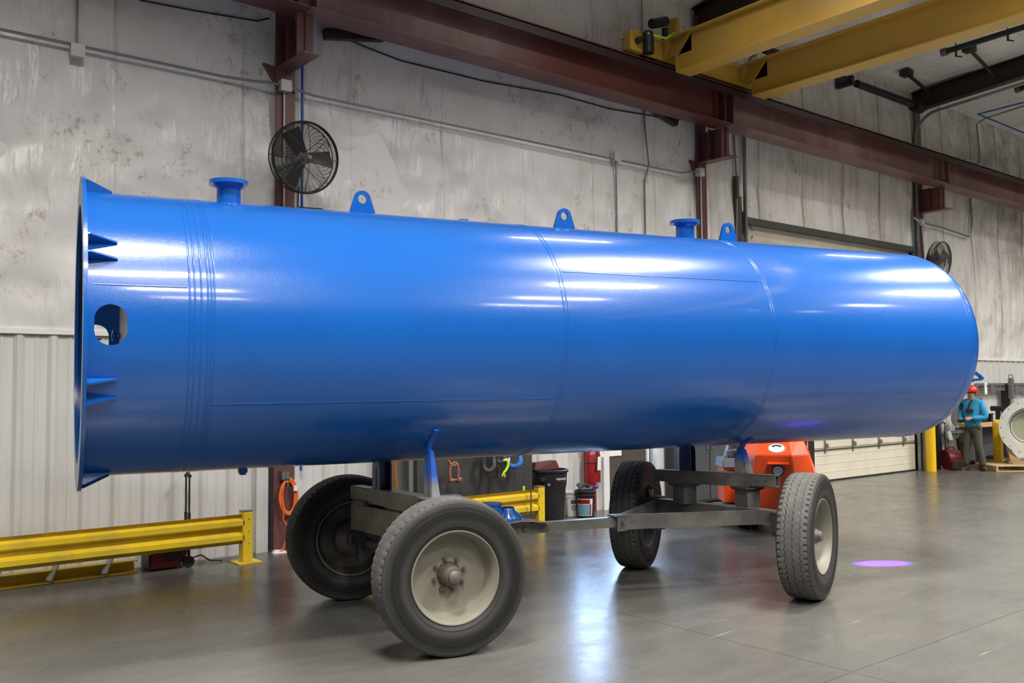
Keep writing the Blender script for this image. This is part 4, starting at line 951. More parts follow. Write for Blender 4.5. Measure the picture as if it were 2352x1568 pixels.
# air movers (carpet blower shape)
def air_mover(loc, rotz, sc, lab, hh=0.95):
    t = thing('air_mover', lab, 'blower', loc, rotz)
    m_ = MB(); pr = [(0.20*cos(a), 0.24+0.20*sin(a)) for a in [radians(-60+i*15) for i in range(18)]]
    pr += [(-0.26, 0.24), (-0.28, 0.02), (0.10, 0.02)]
    m_.prism([(p_[0]*sc, p_[1]*sc) for p_ in pr], (0, 0, 0), (1, 0, 0), (0, 0, 1), (0, 1, 0), -0.17*sc, 0.17*sc)
    m_.build('housing', M['redmover'], t, smooth=30, bevel=0.012)
    MB().lathe([(0, 0.12*sc), (-0.01, 0.13*sc), (-0.012, 0.04*sc), (-0.02, 0.0)], 24, 'Y', (0, -0.17*sc, 0.24*sc)).build('intake_grille', M['black'], t)
    o_ = MB().box(-0.29*sc, -0.275*sc, -0.15*sc, 0.15*sc, 0.04*sc, 0.20*sc); o_.build('outlet', M['black'], t, smooth=0)
    MB().tube([(0.0, -0.08*sc, 0.43*sc), (0.0, -0.07*sc, 0.49*sc), (0.0, 0.07*sc, 0.49*sc), (0.0, 0.08*sc, 0.43*sc)], 0.014, 8).build('carry_handle', M['redmover'], t)
    for y in (-0.19, 0.19): MB().cyl((0.20*sc, y*sc-0.015, 0.06), (0.20*sc, y*sc+0.015, 0.06), 0.06, 20).build('wheel', M['black'], t)
    h_ = MB()
    for y in (-0.05, 0.05): h_.cyl((0.25*sc, y, 0.1), (0.25*sc, y, 0.55), 0.016, 8).cyl((0.25*sc, y, 0.5), (0.25*sc, y, hh), 0.010, 8)
    h_.tube([(0.25*sc, -0.06, hh), (0.25*sc, 0, hh+0.03), (0.25*sc, 0.06, hh)], 0.02, 8); h_.build('telescopic_handle', M['black'], t)
    return t
Ps = at(380, 1300, 9.78)
air_mover((3.30, 9.79, 0), 0.0, 0.80, 'dark red carpet blower with tall black telescopic handle behind the long guard rail', 0.93)
Pm = onz(2174, 1078)
air_mover((Pm.x+0.10, Pm.y-0.06, 0), radians(62), 0.98, 'dark red floor blower beside the yellow bollard near the overhead door', 0.98)
o = MB().tube([(3.50, 9.78, 0.06), (3.62, 9.72, 0.10), (3.72, 9.72, 0.03), (3.86, 9.74, 0.012)], 0.008, 8).build('power_cord', M['cardboard']); tag(o, 'short brown power cord trailing from the blower behind the guard rail', 'cord')

# orange cord coil on the left column, outlet
cc = at(662, 1140, WY-0.16)
t = thing('extension_cord', 'orange extension cord coiled and hung on the left column', 'cord', (cc.x, WY-0.15, cc.z))
m_ = MB(); path = []
for i in range(150):
    a = 2*pi*i/28; rx = 0.095+0.012*sin(i*0.31); rz = 0.19+0.015*sin(i*0.17)
    path.append((rx*cos(a)+0.01*sin(i*0.09), -0.02+0.012*sin(i*0.23), rz*sin(a)+0.01*cos(i*0.13)))
m_.tube(path, 0.0085, 7)
m_.tube([(-0.06, -0.03, -0.10), (-0.07, -0.03, -0.25), (0.0, -0.03, -0.36), (-0.02, -0.04, -0.45), (-0.10, -0.05, -0.62), (-0.12, -0.05, -cc.z+0.02), (0.02, -0.06, -cc.z+0.012)], 0.0085, 7)
m_.build('cord_coil', M['cord'], t)
MB().box(0.055, 0.10, -0.045, -0.015, 0.06, 0.12).build('cord_tag', M['paper'], t, smooth=0)
ob_ = at(657, 1091, WY-0.14)
t = thing('outlet_box', 'dark double outlet box on the left column above the orange cord', 'outlet', (ob_.x, WY-0.14, ob_.z))
MB().box(-0.075, 0.03, -0.04, 0.02, -0.055, 0.055).build('box_body', M['darkbox'], t, bevel=0.004)
MB().box(-0.065, -0.028, -0.044, -0.04, -0.04, 0.04).box(-0.018, 0.02, -0.044, -0.04, -0.04, 0.04).build('outlet_plate', M['galv'], t, smooth=0)
MB().tube([(0, -0.02, -0.05), (0, -0.05, -0.09), (0, -0.05, -0.13), (0, -0.02, -0.13)], 0.006, 6).build('hook', M['galv'], t)
P = onz(638, 1268)
o = MB().hexa([(P.x-0.08, P.y-0.06, 0), (P.x+0.08, P.y-0.09, 0), (P.x+0.09, P.y+0.02, 0), (P.x-0.06, P.y+0.04, 0), (P.x-0.05, P.y-0.04, 0.03), (P.x+0.06, P.y-0.07, 0.015), (P.x+0.07, P.y, 0.025), (P.x-0.04, P.y+0.02, 0.03)]).build('paper_scrap', M['paper'], smooth=0)
tag(o, 'crumpled white paper scrap on the floor at the foot of the left column', 'paper')

# leaning boards
for px, lab in ((878, 'brown wooden board leaning on the wall, left of the pair'), (908, 'brown wooden board leaning on the wall, right of the pair')):
    P = at(px, 1100, 9.85); o = MB().bar((P.x, 9.80, 0.0), (P.x-0.05, 9.90, 2.0), 0.05, 0.09 if px < 900 else 0.06).build('wooden_board', M['board'], smooth=0); tag(o, lab, 'board')
# pale channel next to boards
P = at(925, 1100, 9.85); o = MB().box(P.x-0.05, P.x+0.09, 9.86, 9.94, 0.0, 2.2).build('metal_channel', M['galv'], smooth=0); tag(o, 'pale upright metal channel beside the brown boards', 'channel')

# ================================================================== CHAIN RACK
RY = 9.62; rx0 = at(958, 1080, RY).x; rx1 = at(1222, 1060, RY).x
t = thing('chain_rack', 'big dark grey steel rack panel hung with chains behind the yellow guard rail', 'rack', ((rx0+rx1)/2, RY, 0))
hw = (rx1-rx0)/2
MB().box(-hw, hw, 0, 0.08, 0.05, 1.95).build('rack_panel', M['greyrack'], t, smooth=0)
for x in (-hw+0.05, hw-0.05): MB().box(x-0.05, x+0.05, -0.05, 0.25, 0, 0.05).build('rack_foot', M['greyrack'], t, smooth=0)
for px in (1040, 1115, 1155, 1190, 1205):
    x = at(px, 1040, RY).x-(rx0+rx1)/2; MB().cyl((x, 0.01, 1.35), (x, -0.16, 1.38), 0.012, 8).build('peg', M['galv'], t)
RACK, RACK_X = t, (rx0+rx1)/2
def chain(px, top, bot, Y, lab, name='hanging_chain', hook=False, wob=0.0):
    P0 = at(px, 1100, Y); t = thing(name, lab, 'chain', (P0.x, Y, bot)); m_ = MB()
    MB().cyl((P0.x-RACK_X, 0.01, top-0.02), (P0.x-RACK_X, Y-RY-0.03, top-0.005), 0.012, 8).build('peg', M['galv'], RACK); n = int((top-bot)/0.03)
    for i in range(n):
        z = i*0.03; a = 0.6 if i % 2 else pi/2+0.6; ux = V((cos(a), sin(a), 0)); c = V((wob*sin(z*3), 0, z))
        m_.tube([c+ux*0.012*cos(q)+V((0, 0, 0.021))*sin(q) for q in [2*pi*k/10 for k in range(10)]], 0.0042, 5, closed=True)
    m_.build('chain_links', M['chain'], t)
    if hook: MB().tube([(0, 0, 0), (0, 0, -0.06), (0.005, 0, -0.12), (0.03, 0, -0.15), (0.055, 0, -0.12), (0.065, 0, -0.085)], [0.006, 0.008, 0.010, 0.010, 0.008, 0.004], 8).build('hook', M['chain'], t)
    return t
chain(1206, 1.4, at(1206, 1125, 9.30).z, 9.42, 'steel chain hanging left of the longest one, lime tag at its end')
chain(1219, 1.4, at(1224, 1160, 9.12).z, 9.10, 'long steel chain with an open hook hanging in front of the yellow guard rail', hook=True)
chain(1118, 1.2, 0.45, 9.50, 'dark chain hanging below the grey sling loop, left strand')
chain(1135, 1.2, 0.45, 9.50, 'dark chain hanging below the grey sling loop, right strand')
chain(1146, 1.3, at(1150, 1098, 9.45).z, 9.45, 'short dark chain hanging beside the lime hook')
P = at(1203, 1123, 9.40)
o = MB().box(P.x-0.018, P.x+0.018, P.y-0.004, P.y+0.004, P.z-0.04, P.z+0.04).build('chain_tag', M['lime'], bevel=0.003); tag(o, 'small lime green tag at the end of a chain above the guard rail', 'tag')
# shackle
P = at(1043, 1080, 9.45)
t = thing('bow_shackle', 'rusty red bow shackle hanging on the dark rack', 'shackle', P)
MB().tube([(-0.06, 0, -0.10), (-0.065, 0, 0.0), (-0.05, 0, 0.07), (0, 0, 0.10), (0.05, 0, 0.07), (0.065, 0, 0.0), (0.06, 0, -0.10)], 0.017, 10).build('bow', M['rust'], t)
MB().cyl((-0.085, -0.0, -0.12), (0.085, 0, -0.12), 0.016, 12).cyl((-0.075, 0, -0.12), (-0.045, 0, -0.12), 0.035, 14).cyl((0.045, 0, -0.12), (0.075, 0, -0.12), 0.035, 14).cyl((0.085, 0, -0.12), (0.105, 0, -0.12), 0.026, 6).build('pin', M['rust'], t)
MB().tube([(-0.09, 0, 0.13), (-0.05, 0, 0.07), (0.0, 0, 0.055), (0.05, 0, 0.09)], 0.018, 10).build('link', M['rust'], t)
# slings
def sling(px, py, mat, lab, rx=0.08, rz=0.16, r=0.028):
    P = at(px, py, 9.42); o = MB().tube([P+V((rx*cos(a), 0.03*sin(2*a), rz*sin(a))) for a in [2*pi*k/28 for k in range(28)]], r, 10, closed=True).build('lifting_sling', M[mat]); tag(o, lab, 'sling'); return o
sling(1122, 1052, 'greysling', 'grey fabric lifting sling loop hanging on the dark rack')
sling(1180, 1050, 'bluesling', 'blue fabric lifting sling bunched on the dark rack', 0.10, 0.12, 0.035)
sling(1150, 1040, 'greysling', 'dark grey sling strap hanging behind the lime hook', 0.05, 0.12, 0.026)
P = at(1160, 1075, 9.32)
t = thing('grab_hook', 'bright lime green lifting hook on the dark rack', 'hook', P)
MB().tube([(-0.03, 0, 0.10), (0.02, 0, 0.11), (0.05, 0, 0.07), (0.045, 0, 0.02), (0.01, 0, -0.03), (-0.03, 0, -0.06)], [0.010, 0.017, 0.020, 0.019, 0.016, 0.013], 10).build('hook_body', M['lime'], t)
MB().tube([(-0.03, 0, -0.06), (-0.05, 0, -0.10)], 0.011, 8).tube([(-0.02, 0, -0.055), (-0.005, 0, -0.11)], 0.011, 8).build('clevis', M['lime'], t)
P = at(1168, 1045, 9.40); o = MB().cyl(P+V((0, 0, -0.08)), P+V((0, 0, 0.2)), 0.02, 14).build('white_tube', M['white']); tag(o, 'short white tube standing between grey and blue slings on the rack', 'tube')

# ================================================================== TRASH CAN, BUCKETS, EXTINGUISHER
P = at(1265, 1100, 9.62); cx = P.x
t = thing('trash_can', 'large black round trash can against the ribbed wall', 'trash can', (cx, 9.66, 0))
MB().lathe([(0.0, 0.0), (0.0, 0.20), (0.45, 0.232), (0.50, 0.245), (0.68, 0.255), (0.68, 0.235), (0.05, 0.19), (0.02, 0.0)], 40, 'Z').build('can_body', M['black'], t)
MB().lathe([(0.675, 0.25), (0.675, 0.272), (0.70, 0.275), (0.71, 0.262), (0.71, 0.245), (0.675, 0.245)], 40, 'Z', closed=True).build('rim', M['black'], t)
for a in (radians(-150),): 
    c_ = V((0.262*cos(a), 0.262*sin(a), 0.60)); MB().box(c_.x-0.06, c_.x+0.06, c_.y-0.03, c_.y+0.03, 0.56, 0.62).build('handle', M['black'], t, bevel=0.006)
def wrap_text(txt, size, mat, name, parent, R_, az, z):
    cam_dir = az; mw = Matrix.Translation((R_*cos(az), R_*sin(az), z)) @ Matrix.Rotation(az+pi/2, 4, 'Z') @ Matrix.Rotation(pi/2, 4, 'X')
    o = textmesh(txt, size, M[mat], name, parent, mw)
    # bend around the can
    for v_ in o.data.vertices:
        a = v_.co.x/R_; v_.co = V((R_*sin(a), v_.co.y, v_.co.z-R_*(1-cos(a))))
    return o
azc = radians(51+180); wrap_text('MENARDS', 0.042, 'white', 'brand_lettering', t, 0.259, azc+radians(42), 0.575)
MB().prism([(-0.07, -0.003), (0.07, -0.003), (0.07, 0.003), (-0.07, 0.003)], (0.262*cos(azc+radians(42)), 0.262*sin(azc+radians(42)), 0.555), (cos(azc+radians(132)), sin(azc+radians(132)), 0), (0, 0, 1), (cos(azc+radians(42)), sin(azc+radians(42)), 0), -0.006, 0.001).build('red_underline', M['red'], t, smooth=0)
a = azc-radians(2); MB().prism([(-0.02, -0.01), (0.015, -0.02), (0.02, 0.01), (-0.012, 0.02)], (0.2455*cos(a), 0.2455*sin(a), 0.52), (cos(a+pi/2), sin(a+pi/2), 0), (0, 0, 1), (cos(a), sin(a), 0), -0.002, 0.003).build('green_sticker', M['label_b'], t, smooth=0)
o = MB().hexa([(cx-0.30, 9.60, 0.712), (cx+0.12, 9.56, 0.712), (cx+0.12, 9.72, 0.712), (cx-0.30, 9.76, 0.712), (cx-0.27, 9.62, 0.81), (cx+0.07, 9.58, 0.83), (cx+0.07, 9.70, 0.83), (cx-0.27, 9.74, 0.81)]).build('plastic_tote', M['redbrown'], bevel=0.004); tag(o, 'maroon plastic tote lying on top of the black trash can', 'tote')
P = at(1312, 1160, 9.80)
t = thing('white_bucket', 'dirty square white pail between the trash can and the black pail', 'bucket', (P.x, 9.78, 0), radians(-30))
MB().hexa([(-0.09, -0.09, 0), (0.09, -0.09, 0), (0.09, 0.09, 0), (-0.09, 0.09, 0), (-0.105, -0.105, 0.33), (0.105, -0.105, 0.33), (0.105, 0.105, 0.33), (-0.105, 0.105, 0.33)]).build('pail_body', M['bucket'], t, bevel=0.008)
MB().box(-0.115, 0.115, -0.115, 0.115, 0.33, 0.355).box(-0.11, 0.11, -0.11, 0.11, 0.27, 0.28).build('pail_rim', M['bucket'], t, bevel=0.004)
MB().box(-0.04, 0.04, -0.104, -0.097, 0.19, 0.24).build('dark_sticker', M['cabinet'], t, smooth=0)
MB().tube([(0.03*cos(a), -0.1, 0.13+0.03*sin(a)) for a in [2*pi*k/20 for k in range(20)]], 0.003, 5, closed=True).bar((-0.02, -0.1, 0.15), (0.02, -0.1, 0.11), 0.005, 0.005).build('warning_mark', M['black'], t)
P = at(1344, 1160, 9.60)
t = thing('black_bucket', 'black five gallon pail with a red and teal label, against the wall', 'bucket', (P.x, 9.60, 0))
MB().lathe([(0, 0), (0, 0.125), (0.34, 0.145), (0.37, 0.147), (0.37, 0.13), (0.02, 0.11), (0.02, 0)], 32, 'Z').build('pail_body', M['black'], t)
MB().lathe([(0.30, 0.147), (0.305, 0.153), (0.315, 0.153), (0.32, 0.147)], 32, 'Z').lathe([(0.355, 0.148), (0.36, 0.156), (0.375, 0.156), (0.38, 0.14)], 32, 'Z').build('pail_ribs', M['black'], t)
def arcpatch(R_, a0, a1, z0, z1, n=14):
    m_ = MB(); vs = []
    for i in range(n+1):
        a = a0+(a1-a0)*i/n
        for z in (z0, z1): vs.append((R_(z)*cos(a), R_(z)*sin(a), z))
    return m_.add(vs, [(2*i, 2*i+2, 2*i+3, 2*i+1) for i in range(n)])
Rz = lambda z: 0.1275+0.02*z/0.34
arcpatch(lambda z: Rz(z)+0.0, azc-0.95, azc+0.75, 0.03, 0.27).build('label_base', M['white'], t)
arcpatch(lambda z: Rz(z)+0.0015, azc-0.95, azc+0.48, 0.04, 0.19).build('label_teal', M['label_b'], t)
arcpatch(lambda z: Rz(z)+0.0015, azc-0.95, azc+0.42, 0.20, 0.26).build('label_red', M['red'], t)
arcpatch(lambda z: Rz(z)+0.002, azc+0.42, azc+0.58, 0.04, 0.19).build('label_stripe', M['red'], t)
t2 = thing('hose_bundle', 'dark hose ring and rag piled on top of the black pail', 'hose', (P.x, 9.62, 0.38))
MB().tube([(0.03+0.10*cos(a), 0.02+0.10*sin(a), 0.045+0.03*sin(a)) for a in [2*pi*k/24 for k in range(24)]], 0.017, 8, closed=True).build('hose_ring', M['greyrack'], t2)
MB().tube([(-0.09+0.04*cos(a), -0.05, 0.05+0.04*sin(a)) for a in [2*pi*k/16 for k in range(16)]], 0.015, 8, closed=True).tube([(-0.13, -0.02, 0.016), (-0.05, -0.08, 0.02), (0.05, -0.07, 0.016)], 0.016, 8).build('rag', M['greysling'], t2)
Pk = at(1366, 1118, 9.70)
# extinguisher on red board
bx0 = at(1343, 1100, WY-0.05).x; bx1 = at(1378, 1100, WY-0.05).x
t = thing('extinguisher_board', 'narrow red painted board on the wall behind the fire extinguisher', 'board', (bx0, WY-0.045, 0))
MB().box(0, 0.22, -0.02, 0.01, 0.0, 1.55).box(0.22, bx1-bx0, -0.02, 0.01, 0.42, 1.5).build('board_panel', M['red'], t, smooth=0)
MB().box(0.17, bx1-bx0+0.005, -0.026, -0.02, 0.60, 0.80).build('notice_sheet', M['paper'], t, smooth=0)
ex = at(1362, 1080, WY-0.18).x
t = thing('fire_extinguisher', 'red fire extinguisher with white inspection tag hung on the red board', 'fire extinguisher', (ex-0.03, WY-0.16, 0.44))
MB().lathe([(0, 0.0), (0, 0.075), (0.01, 0.085), (0.40, 0.085), (0.45, 0.065), (0.48, 0.028), (0.52, 0.028), (0.52, 0)], 28, 'Z').build('cylinder', M['red'], t)
MB().box(-0.03, 0.03, -0.02, 0.02, 0.52, 0.56).bar((0, 0, 0.57), (-0.12, 0, 0.60), 0.02, 0.015).bar((0, 0, 0.55), (-0.11, 0, 0.545), 0.02, 0.012).build('valve_handle', M['black'], t, smooth=0)
MB().tube([(0.02, -0.02, 0.53), (0.07, -0.07, 0.50), (0.045, -0.095, 0.40), (0.03, -0.092, 0.15)], 0.011, 8).build('hose', M['black'], t)
MB().lathe([(0.28, 0.086), (0.28, 0.089), (0.295, 0.089), (0.295, 0.086)], 28, 'Z').build('strap', M['black'], t)
MB().prism([(-0.03, -0.13), (0.035, -0.14), (0.03, 0.0), (-0.025, 0.01)], (0.11, -0.10, 0.50), (0.9, -0.2, 0.25), (-0.25, 0, 0.95), (0.2, 0.97, 0), 0, 0.002).build('inspection_tag', M['paper'], t, smooth=0)
o = MB().lathe([(-0.03, 0.001), (-0.025, 0.02), (0, 0.03), (0.025, 0.02), (0.03, 0.001)], 16, 'Z', (Pk.x+0.02, 9.68, at(1366, 1118, 9.68).z)).cyl((Pk.x+0.02, 9.68, at(1366, 1118, 9.68).z), (Pk.x+0.02, 9.91, at(1366, 1118, 9.68).z), 0.008, 8).build('blue_knob', M['bluepipe']); tag(o, 'small blue round knob on a rod beside the red board', 'knob')
# slate cabinets right of the personnel door
t = thing('storage_cabinet', 'tall slate grey steel cabinet by the wall behind the forklift', 'cabinet', (11.18, 9.42, 0))
MB().box(0, 0.86, 0, 0.50, 0.03, 1.85).build('cabinet_body', M['cabinet'], t, bevel=0.005)
for x in (0.01, 0.44): 
    d_ = MB().box(x, x+0.41, -0.018, 0.0, 0.06, 1.82).build('cabinet_door', M['cabinet'], t, bevel=0.003)
    MB().box(x+(0.34 if x < 0.1 else 0.04), x+(0.37 if x < 0.1 else 0.07), -0.04, -0.018, 0.85, 1.0).build('handle', M['galv'], d_, smooth=0)
t = thing('storage_cabinet', 'wide dark brown steel cabinet by the middle column, right of the slate cabinet', 'cabinet', (12.27, 9.28, 0))
MB().box(0, 1.0, 0, 0.50, 0.03, 1.7).build('cabinet_body', M['doorbrown'], t, bevel=0.005)
for x in (0.01, 0.51): 
    d_ = MB().box(x, x+0.48, -0.018, 0.0, 0.06, 1.67).build('cabinet_door', M['doorbrown'], t, bevel=0.003)
    MB().box(x+(0.41 if x < 0.1 else 0.04), x+(0.44 if x < 0.1 else 0.07), -0.04, -0.018, 0.85, 1.0).build('handle', M['galv'], d_, smooth=0)

# ================================================================== FORKLIFT
VD = radians(51-12)          # view direction near it, world angle
fk = onz(1776, 1228)
KX = V((10.35, 7.0, 0))
t = thing('forklift', 'orange forklift parked behind the tank with its counterweight toward us', 'forklift', (9.90, 6.99, 0), radians(-58))
# local: +x = image right, -y = towards the camera
cw = MB()
def ring_(pts, z): return [(x, y, z) for x, y in pts]
lv = [(ring_([(-0.50, 0.55), (-0.50, 0.05), (-0.26, -0.22), (0.26, -0.22), (0.50, 0.05), (0.50, 0.55)], 0.30)),
      (ring_([(-0.48, 0.55), (-0.48, 0.05), (-0.24, -0.22), (0.24, -0.22), (0.48, 0.05), (0.48, 0.55)], 0.74)),
      (ring_([(-0.40, 0.55), (-0.40, 0.02), (-0.21, -0.22), (0.21, -0.22), (0.40, 0.02), (0.40, 0.55)], 1.06)),
      (ring_([(-0.30, 0.55), (-0.30, 0.25), (-0.16, 0.12), (0.16, 0.12), (0.30, 0.25), (0.30, 0.55)], 1.30))]
vs = sum(lv, []); fs = [tuple(range(6))[::-1], tuple(range(18, 24))]
for k in range(3):
    for i in range(6): fs.append((k*6+i, k*6+(i+1) % 6, (k+1)*6+(i+1) % 6, (k+1)*6+i))
cw.add(vs, fs).build('counterweight', M['orange'], t, smooth=0, bevel=0.008)
MB().box(-0.48, 0.48, 0.55, 1.7, 0.30, 0.62).build('chassis', M['orange'], t, bevel=0.01)
for x in (-0.46, 0.38): MB().bar((x+0.04, 0.52, 0.6), (x+0.04, 0.62, 2.05), 0.06, 0.06).bar((x+0.04, 1.65, 0.6), (x+0.04, 1.4, 2.05), 0.06, 0.06).build('guard_post', M['black'], t, smooth=0)
MB().box(-0.48, 0.48, 0.6, 1.45, 2.05, 2.10).build('overhead_guard', M['black'], t, smooth=0)
MB().box(-0.25, 0.25, 0.7, 1.15, 0.62, 0.80).box(-0.25, 0.25, 0.62, 0.72, 0.8, 1.15).build('driver_seat', M['black'], t, bevel=0.02)
for x in (-0.35, 0.28): MB().box(x, x+0.07, 1.72, 1.82, 0.1, 2.0).build('mast', M['black'], t, smooth=0)
for x in (-0.36, 0.24): MB().box(x, x+0.12, 1.85, 2.6, 0.06, 0.11).build('fork', M['blacksteel'], t, smooth=0)
hl = MB().cyl((0.05, -0.225, 0.86), (0.05, -0.26, 0.86), 0.075, 24).build('head_lamp', M['black'], t); MB().cyl((0.05, -0.258, 0.86), (0.05, -0.266, 0.86), 0.060, 24).build('lamp_lens', M['lens'], hl)
MB().hexa([(-0.08, -0.30, 0.945), (0.18, -0.30, 0.945), (0.18, -0.18, 0.95), (-0.08, -0.18, 0.95), (-0.07, -0.30, 0.952), (0.17, -0.30, 0.952), (0.17, -0.16, 0.985), (-0.07, -0.16, 0.985)]).build('lamp_visor', M['orange'], t, smooth=0)
bn = V((0, -0.577, 0.817)); bc = V((0.03, -0.22+0.34*0.36, 1.06+0.24*0.36)); bu = V((0, 0.817, 0.577)); bx = V((1, 0, 0))
bd = MB().cyl(bc-bn*0.002, bc+bn*0.004, 0.105, 36).build('round_badge', M['white'], t)
MB().tube([bc+bn*0.005+(bx*cos(a)+bu*sin(a))*0.098 for a in [2*pi*k/36 for k in range(36)]], 0.003, 5, closed=True).build('badge_rim', M['black'], bd)
for q in range(7):
    a = pi*(0.2+0.6*q/6); P = bc+bn*0.0045+(bx*cos(a)+bu*sin(a))*0.055; d_ = (bx*-sin(a)+bu*cos(a))
    MB().bar(P-d_*0.009, P+d_*0.009, 0.03, 0.002, up=bn).build('badge_mark', M['black'], bd, smooth=0)
for x in (-0.42, 0.42): 
    w_ = MB().cyl((x-0.09, 0.35, 0.22), (x+0.09, 0.35, 0.22), 0.22, 32).build('wheel', M['black'], t, bevel=0.02)
    w_ = MB().cyl((x-0.11, 1.5, 0.26), (x+0.11, 1.5, 0.26), 0.26, 32).build('wheel', M['black'], t, bevel=0.02)
for ch in [q for q in bpy.data.objects if q.parent == t and q.name.split('.')[0] in ('counterweight', 'head_lamp', 'lamp_visor', 'round_badge')]:
    ch.scale = (1.02, 1, 0.92)
# compact machine left of the forklift (grey hood on orange body)
pq = at(1684, 1090, 7.9)
t = thing('engine_welder', 'small orange machine with grey-blue plastic hood left of the forklift', 'machine', (pq.x, 7.9, 0), radians(-40))
MB().box(-0.16, 0.16, -0.2, 0.25, 0.28, 0.74).build('machine_body', M['orange'], t, bevel=0.01)
MB().hexa([(-0.19, -0.23, 0.74), (0.19, -0.23, 0.74), (0.19, 0.28, 0.74), (-0.19, 0.28, 0.74), (-0.18, -0.2, 0.87), (0.17, -0.2, 0.87), (0.17, 0.25, 0.87), (-0.18, 0.25, 0.87)]).build('hood', M['flgrey'], t, bevel=0.015)
MB().hexa([(-0.10, -0.10, 0.87), (0.14, -0.10, 0.87), (0.14, 0.15, 0.87), (-0.10, 0.15, 0.87), (-0.05, -0.03, 1.08), (0.10, -0.03, 1.08), (0.10, 0.12, 1.08), (-0.05, 0.12, 1.08)]).build('seat_back', M['black'], t, bevel=0.01)
MB().tube([(-0.14, -0.16, 0.87), (-0.12, -0.17, 0.96), (0.0, -0.17, 0.98), (0.03, -0.16, 0.88)], 0.018, 8).build('grab_handle', M['flgrey'], t)
for z in (0.62, 0.66, 0.70): MB().box(-0.12, 0.12, -0.206, -0.198, z, z+0.015).build('vent_slot', M['black'], t, smooth=0)
MB().hexa([(-0.26, -0.32, 0.10), (0.22, -0.32, 0.10), (0.22, 0.2, 0.10), (-0.26, 0.2, 0.10), (-0.26, -0.28, 0.24), (0.18, -0.28, 0.28), (0.18, 0.2, 0.28), (-0.26, 0.2, 0.24)]).build('step_base', M['flgrey'], t, bevel=0.01)
for x in (-0.2, 0.2):
    for y in (-0.2, 0.2): MB().cyl((x-0.03, y, 0.06), (x+0.03, y, 0.06), 0.06, 16).build('wheel', M['black'], t)

fk_ = [q for q in bpy.data.objects if q.name == 'forklift'][0]
MB().cyl((0.0, 0.50, 2.03), (-0.03, 0.42, 1.99), 0.05, 16).bar((0, 0.52, 2.03), (0, 0.62, 2.07), 0.03, 0.02).build('safety_lamp', M['black'], fk_)
# blue safety spot thrown by the forklift onto the floor
tgt = onz(2028, 1294); src = V((10.33, 7.26, 1.98))
L = bpy.data.lights.new('blue_spot', 'SPOT'); L.energy = 60000; L.color = (0.13, 0.03, 1.0); L.spot_size = radians(6.5); L.spot_blend = 0.7; L.shadow_soft_size = 0.02
o = bpy.data.objects.new('blue_spot_source', L); COL.objects.link(o); o.location = src; o.rotation_euler = (tgt-src).to_track_quat('-Z', 'Y').to_euler(); o.scale = (1.9, 0.6, 1)

# ================================================================== RIGHT END GROUP
def bollard(px, py, h, lab, r=0.085, dome=True):
    P = onz(px, py); t = thing('bollard', lab, 'bollard', (P.x, P.y, 0))
    m_ = MB(); pr = [(0, r), (h, r)]+[(h+r*sin(a), max(r*cos(a), 0.001)) for a in [pi/2*i/8 for i in range(1, 9)]]
    m_.lathe(pr, 28, 'Z').build('post_sleeve', M['bollard'], t); return t
bollard(2139, 1082, 1.1, 'yellow bollard at the right jamb of the overhead door', 0.105)
bollard(2294, 1072, 0.95, 'yellow dome topped bollard behind the cream flanged drum', 0.10)
# upright steel channel beside door
Q = at(2157, 1000, 9.8); o = MB().box(Q.x-0.10, Q.x+0.05, 9.80, 9.92, 0, 1.6).build('steel_upright', M['blacksteel'], smooth=0); tag(o, 'black steel upright behind the dark red blower by the bollard', 'post')
# peg rails with blind discs
def pegrail(x0, x1, z, Y, lab):
    t = thing('peg_rail', lab, 'rail', (x0, Y, z)); n = int((x1-x0)/0.22)
    MB().box(0, x1-x0, 0, 0.03, -0.09, 0.09).build('rail_plate', M['galv'], t, smooth=0)
    for i in range(n): MB().cyl((0.1+i*0.22, 0, 0), (0.06+i*0.22, -0.14, 0.03), 0.010, 8).build('peg', M['blacksteel'], t)
    for x in (0, x1-x0): MB().box(x-0.03, x+0.03, 0.0, WY-0.02-Y, -0.05, 0.05).build('standoff', M['galv'], t, smooth=0)
pr0 = at(2240, 889, 9.80)
pegrail(pr0.x, pr0.x+4.2, pr0.z, 9.80, 'upper grey peg rail on the wall above the hard hatted man')
pr1 = at(2160, 1010, 9.82)
pegrail(pr1.x+0.2, pr1.x+1.9, 0.72, 9.82, 'lower grey peg rail on the wall behind the man')
pr2 = at(2185, 952, 9.82)
pegrail(20.3, 22.0, 1.42, 9.82, 'middle grey peg rail left of the man')
ds = [(2195, 960, 0.17, 'steel blind disc hung highest left of the man', 'disc'), (2211, 955, 0.15, 'steel blind disc half behind the man at elbow height', 'disc'),
      (2183, 1020, 0.19, 'grey steel disc hung low above the dark red blower', 'disc'), (2211, 1017, 0.21, 'thick dark flange disc hung low just left of the man', 'blacksteel'),
      (2279, 893, 0.09, 'small steel disc on the upper peg rail right of the man', 'disc'), (2336, 893, 0.13, 'steel disc on the upper peg rail above the drum, left of two', 'disc'), (2350, 897, 0.14, 'steel disc on the upper peg rail at the right edge', 'disc')]
for px, py, r, lab, mt in ds:
    P = at(px, py, 9.70); t_ = 0.05 if mt == 'blacksteel' else 0.018
    nrm = V((-0.12, -0.99, 0))
    t = thing('blind_disc', lab, 'disc', P)
    ex_ = V((-nrm.y, nrm.x, 0))
    n = 36; MB().plate_hole([(r*cos(2*pi*i/n), r*sin(2*pi*i/n)) for i in range(n)], [(0.012*cos(2*pi*i/n), 0.012*sin(2*pi*i/n)+r*0.8) for i in range(n)], (0, 0, 0), ex_, (0, 0, 1), nrm, 0, t_).build('disc_plate', M[mt], t, smooth=30)
    if mt == 'blacksteel': MB().cyl(nrm*t_, nrm*(t_+0.03), r*0.55, 24).build('raised_face', M['disc'], t)
